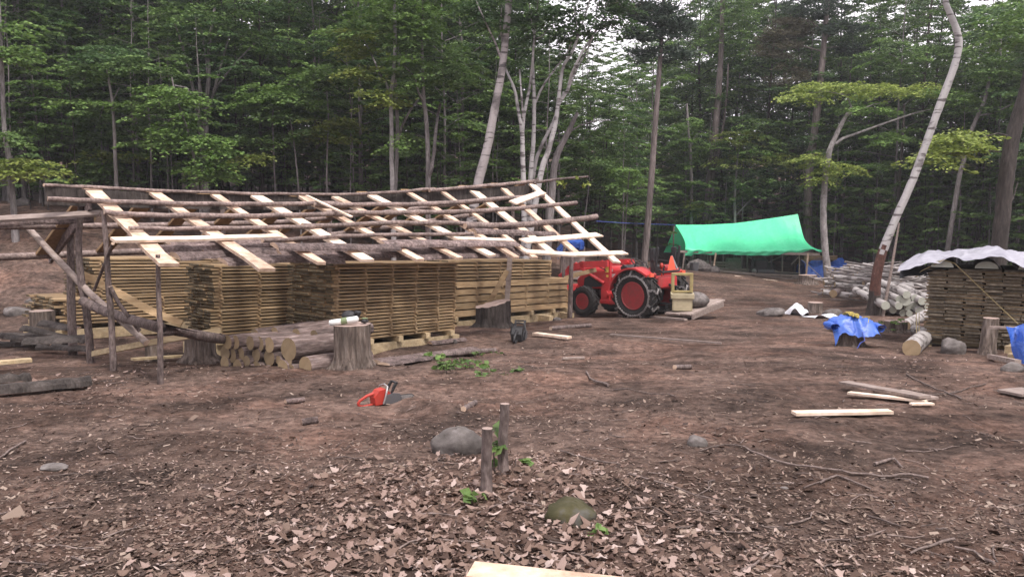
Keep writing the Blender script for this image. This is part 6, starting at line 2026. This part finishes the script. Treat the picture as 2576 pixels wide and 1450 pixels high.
pix_tree('forest_tree', 'slim grey trunk with a bent top at left, above the left part of the roof',
         [(294, 485, 9), (290, 400, 9), (287, 315, 8), (283, 260, 7), (275, 210, 6), (268, 170, 4)], 27, 'bark_grey', limbs=[[(284, 250, 3), (262, 260, 2), (250, 300, 1)], [(286, 250, 3), (300, 220, 2)]],
         clumps=[(230, 170, 55, 16, 20, 'lf_mid'), (320, 160, 60, 18, 22, 'lf_mid'), (220, 255, 50, 8, 12, 'lf_light'), (320, 262, 40, 8, 10, 'lf_light'), (270, 130, 70, 20, 20, 'lf_dark')])
pix_tree('multi_stem_tree', 'many stemmed dark tree fanning out upward left of centre',
         [(515, 480, 20), (514, 380, 18), (517, 330, 16), (520, 260, 12), (525, 190, 10), (527, 110, 8), (540, 20, 6)], 30, 'bark_grey',
         limbs=[[(514, 340, 9), (500, 280, 8), (480, 200, 7), (460, 120, 5), (440, 60, 3)], [(516, 330, 8), (508, 260, 7), (500, 180, 6), (490, 90, 4)], [(520, 310, 8), (538, 230, 7), (560, 150, 5), (580, 80, 3)], [(516, 350, 8), (500, 310, 7), (490, 260, 5)],
                [(520, 280, 7), (550, 210, 5), (600, 150, 4), (640, 110, 3)], [(524, 200, 6), (515, 130, 5), (505, 60, 3)]],
         clumps=[(450, 40, 60, 40, 30, 'lf_mid'), (570, 60, 60, 40, 26, 'lf_mid'), (640, 100, 50, 30, 18, 'lf_mid'), (500, 100, 60, 40, 20, 'lf_dark')])
pix_tree('hemlock', 'drooping bright green young hemlock left of centre, tip bent over',
         [(498, 470, 6), (485, 380, 6), (470, 320, 5), (452, 270, 5), (440, 230, 4), (432, 195, 3)], 26.5, 'bark_grey',
         limbs=[[(440, 215, 3), (415, 225, 2), (400, 260, 1.5), (402, 290, 1)], [(440, 215, 3), (470, 220, 2), (485, 245, 1.5)], [(460, 290, 3), (430, 300, 2), (390, 330, 1)], [(475, 340, 3), (520, 350, 2), (545, 400, 1.5)]],
         clumps=[(395, 225, 45, 16, 20, 'lf_light'), (400, 270, 14, 30, 10, 'lf_light'), (470, 250, 30, 18, 12, 'lf_light'), (440, 330, 40, 20, 22, 'lf_light'), (400, 360, 40, 14, 14, 'lf_light'), (505, 350, 40, 20, 20, 'lf_light'), (525, 400, 26, 30, 24, 'lf_light'), (520, 430, 22, 24, 16, 'lf_light'), (460, 300, 24, 24, 12, 'lf_light')])
for (lab, st, cl) in (
    ('sapling with a broad bright green top right of the drooping hemlock', [(693, 490, 4), (690, 430, 4), (688, 370, 3.5), (686, 300, 3), (690, 240, 2)], [(690, 240, 70, 14, 34, 'lf_light'), (640, 262, 40, 9, 14, 'lf_light'), (740, 262, 50, 9, 18, 'lf_light'), (690, 215, 40, 12, 14, 'lf_light'), (680, 290, 60, 9, 14, 'lf_mid'), (640, 390, 50, 8, 12, 'lf_yellow'), (600, 350, 50, 10, 14, 'lf_mid')]),
    ('very thin pale stem leaning left with leaf layers, centre left before the wood', [(752, 490, 4), (748, 440, 4), (742, 380, 3.5), (735, 330, 3), (728, 290, 2)], [(730, 290, 40, 10, 14, 'lf_light'), (760, 330, 40, 9, 10, 'lf_mid'), (700, 350, 40, 10, 12, 'lf_light')]),
    ('sapling with a domed yellow green top left of the pale straight trunk', [(823, 490, 4), (822, 430, 4), (824, 360, 4), (826, 290, 3), (822, 230, 2.5)], [(826, 195, 50, 20, 30, 'lf_light'), (840, 175, 40, 14, 16, 'lf_light'), (845, 305, 45, 12, 20, 'lf_yellow'), (815, 330, 40, 10, 12, 'lf_yellow'), (800, 250, 40, 12, 14, 'lf_light'), (850, 345, 20, 12, 6, 'lf_yellow')]),
    ('sapling with low pale leaves in front of the dark wood at left', [(100, 500, 4), (102, 450, 4), (104, 400, 3), (106, 350, 2)], [(105, 325, 45, 12, 20, 'lf_mid'), (90, 345, 50, 9, 12, 'lf_mid'), (120, 320, 30, 8, 8, 'lf_light')]),
    ('leafy sapling just left of the slim bent trunk', [(262, 490, 4), (260, 440, 4), (256, 390, 3), (255, 330, 2)], [(245, 300, 30, 14, 12, 'lf_mid'), (255, 345, 45, 10, 16, 'lf_mid'), (280, 385, 45, 9, 14, 'lf_yellow'), (235, 420, 50, 12, 18, 'lf_light'), (240, 445, 50, 10, 12, 'lf_mid')]),
    ('small leafy sapling standing in the dark right of the white birches', [(1470, 560, 3), (1480, 480, 3), (1484, 420, 2)], [(1482, 400, 45, 10, 14, 'lf_mid'), (1500, 430, 40, 8, 8, 'lf_mid')]),
    ('low sapling with flat bright leaves left of the tall bare pine', [(1571, 620, 3.5), (1575, 540, 3.5), (1580, 470, 3), (1585, 420, 2)], [(1580, 425, 45, 9, 16, 'lf_light'), (1560, 470, 40, 8, 10, 'lf_mid'), (1600, 455, 40, 8, 10, 'lf_light'), (1590, 520, 45, 9, 10, 'lf_mid')])):
    pix_tree('sapling', lab, st, 28.5 if st[0][0] < 1400 else 34, 'bark_grey', clumps=cl, cat='sapling')

# greenery lying or growing in the clearing
def leafy(p, r, n, size, mat, label, name='weed', cat='plant', hgt=.2, k=9):
    t = thing(name, label, cat, p); rr = random.Random(int(p.x * 100))
    for i in range(k):
        a = rr.uniform(0, 6.28); q = Vector((p.x + rr.uniform(-r, r), p.y + rr.uniform(-r, r) * .6, 0)); q.z = g1(q.x, q.y) + rr.uniform(.02, hgt)
        d = (math.cos(a), math.sin(a), rr.uniform(-.1, .5))
        mesh_obj('leaf_spray', quads_mesh('leaf_spray', spray(q, d, rr.uniform(.5, 1) * max(.12, r * .6), r * .25, n, size, .3, .7) - np.array(t.location), M[mat]), t)
        mb = MB(); mb.tube([Vector((q.x, q.y, g1(q.x, q.y))), q, q + Vector(d) * r * .5], [.006, .005, .003], 4, cap=False)
        mb.build('stem', M['twig'], t, t.location)
leafy(gp(1205, 932), .5, 18, .085, 'lf_mid', 'cut leafy green branches lying on the ground right of the tall stump', 'leafy_branch', 'branch', .16, 13)
leafy(gp(1180, 900), .45, 8, .08, 'lf_mid', 'few green leaves fallen by the thin grey pole', 'leafy_branch', 'branch', .1, 6)
leafy(gp(1060, 905), .3, 12, .09, 'lf_light', 'green leaf sprig lying on the wide bark slab', 'leafy_branch', 'branch', .12, 5)
leafy(W(1445, 448, 21.6), .01, 1, .01, 'lf_yellow', 'x') if False else None
leafy(gp(1270, 1185), .12, 7, .085, 'lf_mid', 'small green sprout growing at the foot of the farther cut sapling', 'sprout', 'plant', .28, 5)
leafy(gp(1215, 1262), .05, 8, .075, 'lf_mid', 'star shaped green seedling in front of the nearer cut sapling', 'sprout', 'plant', .06, 2)
leafy(gp(1492, 1335), .05, 7, .06, 'lf_mid', 'tiny green seedling beside the mossy stone', 'sprout', 'plant', .05, 2)
leafy(gp(2240, 838), .28, 16, .06, 'lf_light', 'small green weed growing between the blue tarp stump and the birch logs', 'weed', 'plant', .4, 8)
leafy(gp(2330, 700, 45), .3, 10, .08, 'lf_light', 'green weed by the left corner of the weathered stack', 'weed', 'plant', .4, 6)
q = W(1445, 446, 21.6)
for _ in range(6):
    mesh_obj('leaf_spray', quads_mesh('leaf_spray', spray(q + Vector((R.uniform(-.5, .5), 0, R.uniform(-.12, .08))), (R.uniform(-1, 1), R.uniform(-1, 1), -.6), .12, .05, 5, .14, .5, .8) - np.array(br.location), M['lf_yellow']), br)
# ------------------------------------------------------------------ litter on the ground
rng = np.random.default_rng(3)
def sample(n, y0=2.6, y1=46, amax=.95):
    r = rng.random(n)
    y = 1 / (1 / y1 + r * (1 / y0 - 1 / y1))
    a = rng.uniform(-amax, amax, n)
    return a * y, y
def density(x, y):
    """where the leaves lie thick"""
    d = .28 + .55 * vnoise(x * .35 + 4, y * .35, 7) + .35 * vnoise(x * 1.1, y * 1.1, 8)
    d = d + 2.0 * np.exp(-((x + .15) ** 2 / 2.0 + (y - 4.6) ** 2 / 2.6))          # mound round the cut saplings
    d = d + 1.0 * np.exp(-((x - 6.3) ** 2 / 1.4 + (y - 12.0) ** 2 / .8))          # drift by the boulder at right
    d = d + .7 * np.exp(-((x + 4.6) ** 2 / 6 + (y - 10.6) ** 2 / 2.5))            # below the short logs
    d = d + .5 * np.exp(-((x - 3.3) ** 2 / 1.2 + (y - 4.6) ** 2 / 1.5))
    d = d + .45 * np.exp(-((x + 10) ** 2 / 30 + (y - 21) ** 2 / 20))
    d = d - .55 * np.exp(-((x - 2.2) ** 2 / 4 + (y - 8) ** 2 / 8))
    return d
OUT = np.array([(0, -.5), (.17, -.40), (.36, -.36), (.33, -.12), (.48, .10), (.29, .20), (.18, .36), (0, .58), (-.18, .36), (-.29, .20), (-.48, .10), (-.33, -.12), (-.36, -.36), (-.17, -.40)])
def leaves(n, size, lob, y0, y1, thr, lift, curl):
    x, y = sample(n * 6, y0, y1)
    k = rng.random(len(x)) * 1.1 < density(x, y) - thr
    x, y = x[k][:n], y[k][:n]
    n = len(x)
    o = OUT if lob else np.array([(0, -.5), (.22, -.2), (.24, .12), (0, .55), (-.24, .12), (-.22, -.2)])
    m = len(o)
    sz = size * rng.uniform(.55, 1.35, n)
    P = o[None] * (1 + rng.normal(0, .14, (n, m, 2)))
    P = P * sz[:, None, None]
    P[:, :, 0] *= rng.uniform(.55, 1.0, n)[:, None]
    # curl: height from distance off the midrib and along it
    c1 = rng.normal(.9, .9, n)[:, None] * curl / sz[:, None]; c2 = rng.normal(.3, .8, n)[:, None] * curl / sz[:, None]
    h = c1 * P[:, :, 0] ** 2 + c2 * P[:, :, 1] ** 2
    th = rng.uniform(0, 2 * PI, n); ct, st = np.cos(th)[:, None], np.sin(th)[:, None]
    tx = rng.normal(0, .30, n)[:, None]; ty = rng.normal(0, .30, n)[:, None]
    lx = P[:, :, 0] * ct - P[:, :, 1] * st; ly = P[:, :, 0] * st + P[:, :, 1] * ct
    V = np.empty((n, m, 3))
    V[:, :, 0] = x[:, None] + lx; V[:, :, 1] = y[:, None] + ly
    h = h + tx * lx + ty * ly
    h = h - h.min(axis=1, keepdims=True) * .7
    V[:, :, 2] = G(x, y)[:, None] + lift * rng.random(n)[:, None] + .003 + h
    # split into two halves either side of the rib so the curl shows
    return V
def leaf_mesh(name, V, mat):
    n, m, _ = V.shape
    half = m // 2
    A = V[:, :half + 1]; B = np.concatenate([V[:, half:], V[:, :1]], 1)
    nv = n * m
    idx = np.arange(m)
    fa = list(range(0, half + 1)); fb = list(range(half, m)) + [0]
    me = bpy.data.meshes.new(name)
    me.vertices.add(nv); me.vertices.foreach_set('co', V.reshape(-1).astype(np.float32))
    base = (np.arange(n) * m)[:, None]
    LA = base + np.array(fa)[None]; LB = base + np.array(fb)[None]
    loops = np.concatenate([LA, LB], 1).reshape(-1)
    me.loops.add(len(loops)); me.loops.foreach_set('vertex_index', loops.astype(np.int32))
    ka, kb = len(fa), len(fb)
    st = np.empty(2 * n, np.int32); st[0::2] = np.arange(n) * (ka + kb); st[1::2] = st[0::2] + ka
    me.polygons.add(2 * n); me.polygons.foreach_set('loop_start', st)
    try:
        tt = np.empty(2 * n, np.int32); tt[0::2] = ka; tt[1::2] = kb
        me.polygons.foreach_set('loop_total', tt)
    except Exception: pass
    me.materials.append(mat); me.update(calc_edges=True); me.validate()
    return me
Vl = leaves(4000, .053, True, 2.6, 15, .72, .02, .7)
tag(mesh_obj('maple_leaf_litter', leaf_mesh('maple_leaf_litter', Vl, M['litter'])), 'dry curled brown maple leaves strewn over the ground', 'leaf litter', kind='stuff')
Vs = leaves(26000, .026, False, 2.6, 46, .10, .008, .4)
tag(mesh_obj('leaf_scrap_litter', leaf_mesh('leaf_scrap_litter', Vs, M['litter'])), 'small scraps of dry leaf scattered over the clearing', 'leaf litter', kind='stuff')
# chips, bark crumbs and sticks
x, y = sample(110000, 2.6, 40)
kk = rng.random(len(x)) < np.clip(.5 + .7 * vnoise(x * .6, y * .6, 21) + .4 * vnoise(x * 2, y * 2, 22), .08, 1)
x, y = x[kk], y[kk]
n = len(x)
th = rng.uniform(0, PI * 2, n); ln = rng.gamma(2.0, .0045, n) + .004; w = ln * rng.uniform(.15, .6, n)
ax = np.stack([np.cos(th), np.sin(th), rng.normal(0, .25, n)], 1); sd = np.stack([-np.sin(th), np.cos(th), rng.normal(0, .35, n)], 1)
c = np.stack([x, y, G(x, y) + .004 + ln * .15], 1)
V = np.stack([c - ax * ln[:, None] - sd * w[:, None], c + ax * ln[:, None] - sd * w[:, None] * .6, c + ax * ln[:, None] * .9 + sd * w[:, None], c - ax * ln[:, None] + sd * w[:, None] * .7], 1)
tag(mesh_obj('wood_chip_litter', quads_mesh('wood_chip_litter', V, M['chip'])), 'wood chips and bark crumbs covering the bare earth', 'wood chips', kind='stuff')
mb = MB(); rr = random.Random(9)
xs, ys = sample(420, 2.8, 26, .8)
for x0, y0 in zip(xs, ys):
    a = rr.uniform(0, PI * 2) if rr.random() < .6 else rr.gauss(0, .4); L = rr.uniform(.06, .32); r = rr.uniform(.0025, .007)
    P = []
    for k in range(4):
        px, py = x0 + math.cos(a) * L * k / 3, y0 + math.sin(a) * L * k / 3
        P.append((px, py, g1(px, py) + r + rr.uniform(0, .015))); a += rr.uniform(-.3, .3)
    mb.tube(P, [r, r, r * .8, r * .5], 5, cap=False)
tag(mb.build('twig_litter', M['twig'], None, (0, 0, 0), True), 'short broken twigs scattered among the leaves', 'twigs', kind='stuff')
# fallen sticks one can point to
def fallen(path, wpx, label, name='fallen_stick', lift=.01):
    P = []
    for i, (u, v) in enumerate(path):
        P.append(gp(u, v))
    Q = []
    for a, b in zip(P[:-1], P[1:]):
        for k in range(4):
            q = a.lerp(b, k / 4); q.z = g1(q.x, q.y); Q.append(q + Vector((0, 0, lift)))
    Q.append(P[-1] + Vector((0, 0, lift)))
    r = [max(.003, (wpx[0] + (wpx[1] - wpx[0]) * i / (len(Q) - 1)) / 2 * q.y / 2000) for i, q in enumerate(Q)]
    mb = MB(); mb.tube([q + Vector((0, 0, rr_)) for q, rr_ in zip(Q, r)], r, 6, jit=.06)
    loose(name, mb, M['twig'], label, 'stick', smooth=True)
fallen([(1870, 1130), (1960, 1165), (2050, 1185), (2140, 1198), (2240, 1205), (2335, 1210)], (5, 7), 'long curving fallen branch across the ground at lower right')
fallen([(1760, 1138), (1820, 1122), (1870, 1130)], (3, 4), 'thin forked twig at the left end of the long fallen branch')
fallen([(2062, 1226), (2105, 1205), (2150, 1220), (2190, 1234)], (6, 5), 'bent dark stick just below the long fallen branch')
fallen([(2200, 1175), (2250, 1160), (2270, 1180)], (9, 5), 'short stubby stick above the long fallen branch')
fallen([(1475, 940), (1495, 962), (1530, 975)], (5, 7), 'hooked stick on the bare ground in the middle')
fallen([(2265, 1195), (2335, 1240)], (4, 4), 'x') if False else None
fallen([(2290, 1400), (2345, 1380), (2400, 1368)], (6, 8), 'grey twig with side shoots at the lower right corner')
fallen([(2400, 1392), (2450, 1402), (2500, 1430)], (6, 9), 'forked grey stick at the lower right corner')
fallen([(2185, 1305), (2265, 1335)], (6, 5), 'straight dark stick at lower right')
fallen([(1865, 1450), (1920, 1415), (1960, 1388)], (9, 4), 'pale stick at the bottom edge right of the board')
fallen([(1410, 1140), (1480, 1160), (1560, 1175)], (4, 5), 'thin stick right of the cut saplings')
fallen([(1580, 1200), (1700, 1232), (1800, 1265)], (6, 4), 'reddish stick lying in the leaves right of the mound')
fallen([(1100, 1165), (1170, 1140), (1215, 1120)], (5, 4), 'thin branch lying against the grey boulder')
fallen([(1200, 1300), (1290, 1270), (1370, 1285)], (5, 4), 'thin twig left of the mossy stone')
fallen([(0, 1160), (45, 1130), (65, 1118)], (5, 6), 'pale stick at the left edge')
fallen([(930, 1290), (1010, 1240), (1090, 1190)], (3, 4), 'thin twig in the leaves left of the cut saplings')
fallen([(1540, 985), (1620, 990), (1700, 1000)], (2.5, 3), 'very thin twig on the bare ground in the middle')
fallen([(2280, 945), (2360, 985), (2420, 1010)], (4, 4), 'dark thin branch behind the little heap of boards')
fallen([(2330, 1000), (2420, 985), (2480, 968)], (3, 3), 'thin twig right of the little heap of boards')

# ------------------------------------------------------------------ thin haze volume, added to lift the darks and soften contrast
hz = MB(); hz.box((0, 40, 24), (224, 174, 66))
hm = bpy.data.materials.new('haze_veil'); hm.use_nodes = True
hn = hm.node_tree; hn.nodes.remove(hn.nodes['Principled BSDF'])
pv = hn.nodes.new('ShaderNodeVolumePrincipled')
pv.inputs['Color'].default_value = (.90, .92, .98, 1)
pv.inputs['Density'].default_value = .0009
pv.inputs['Anisotropy'].default_value = .2
hn.links.new(pv.outputs[0], hn.nodes['Material Output'].inputs['Volume'])
tag(hz.build('haze', hm), 'faint pale haze volume added to soften the dark wood', 'haze', kind='stuff')
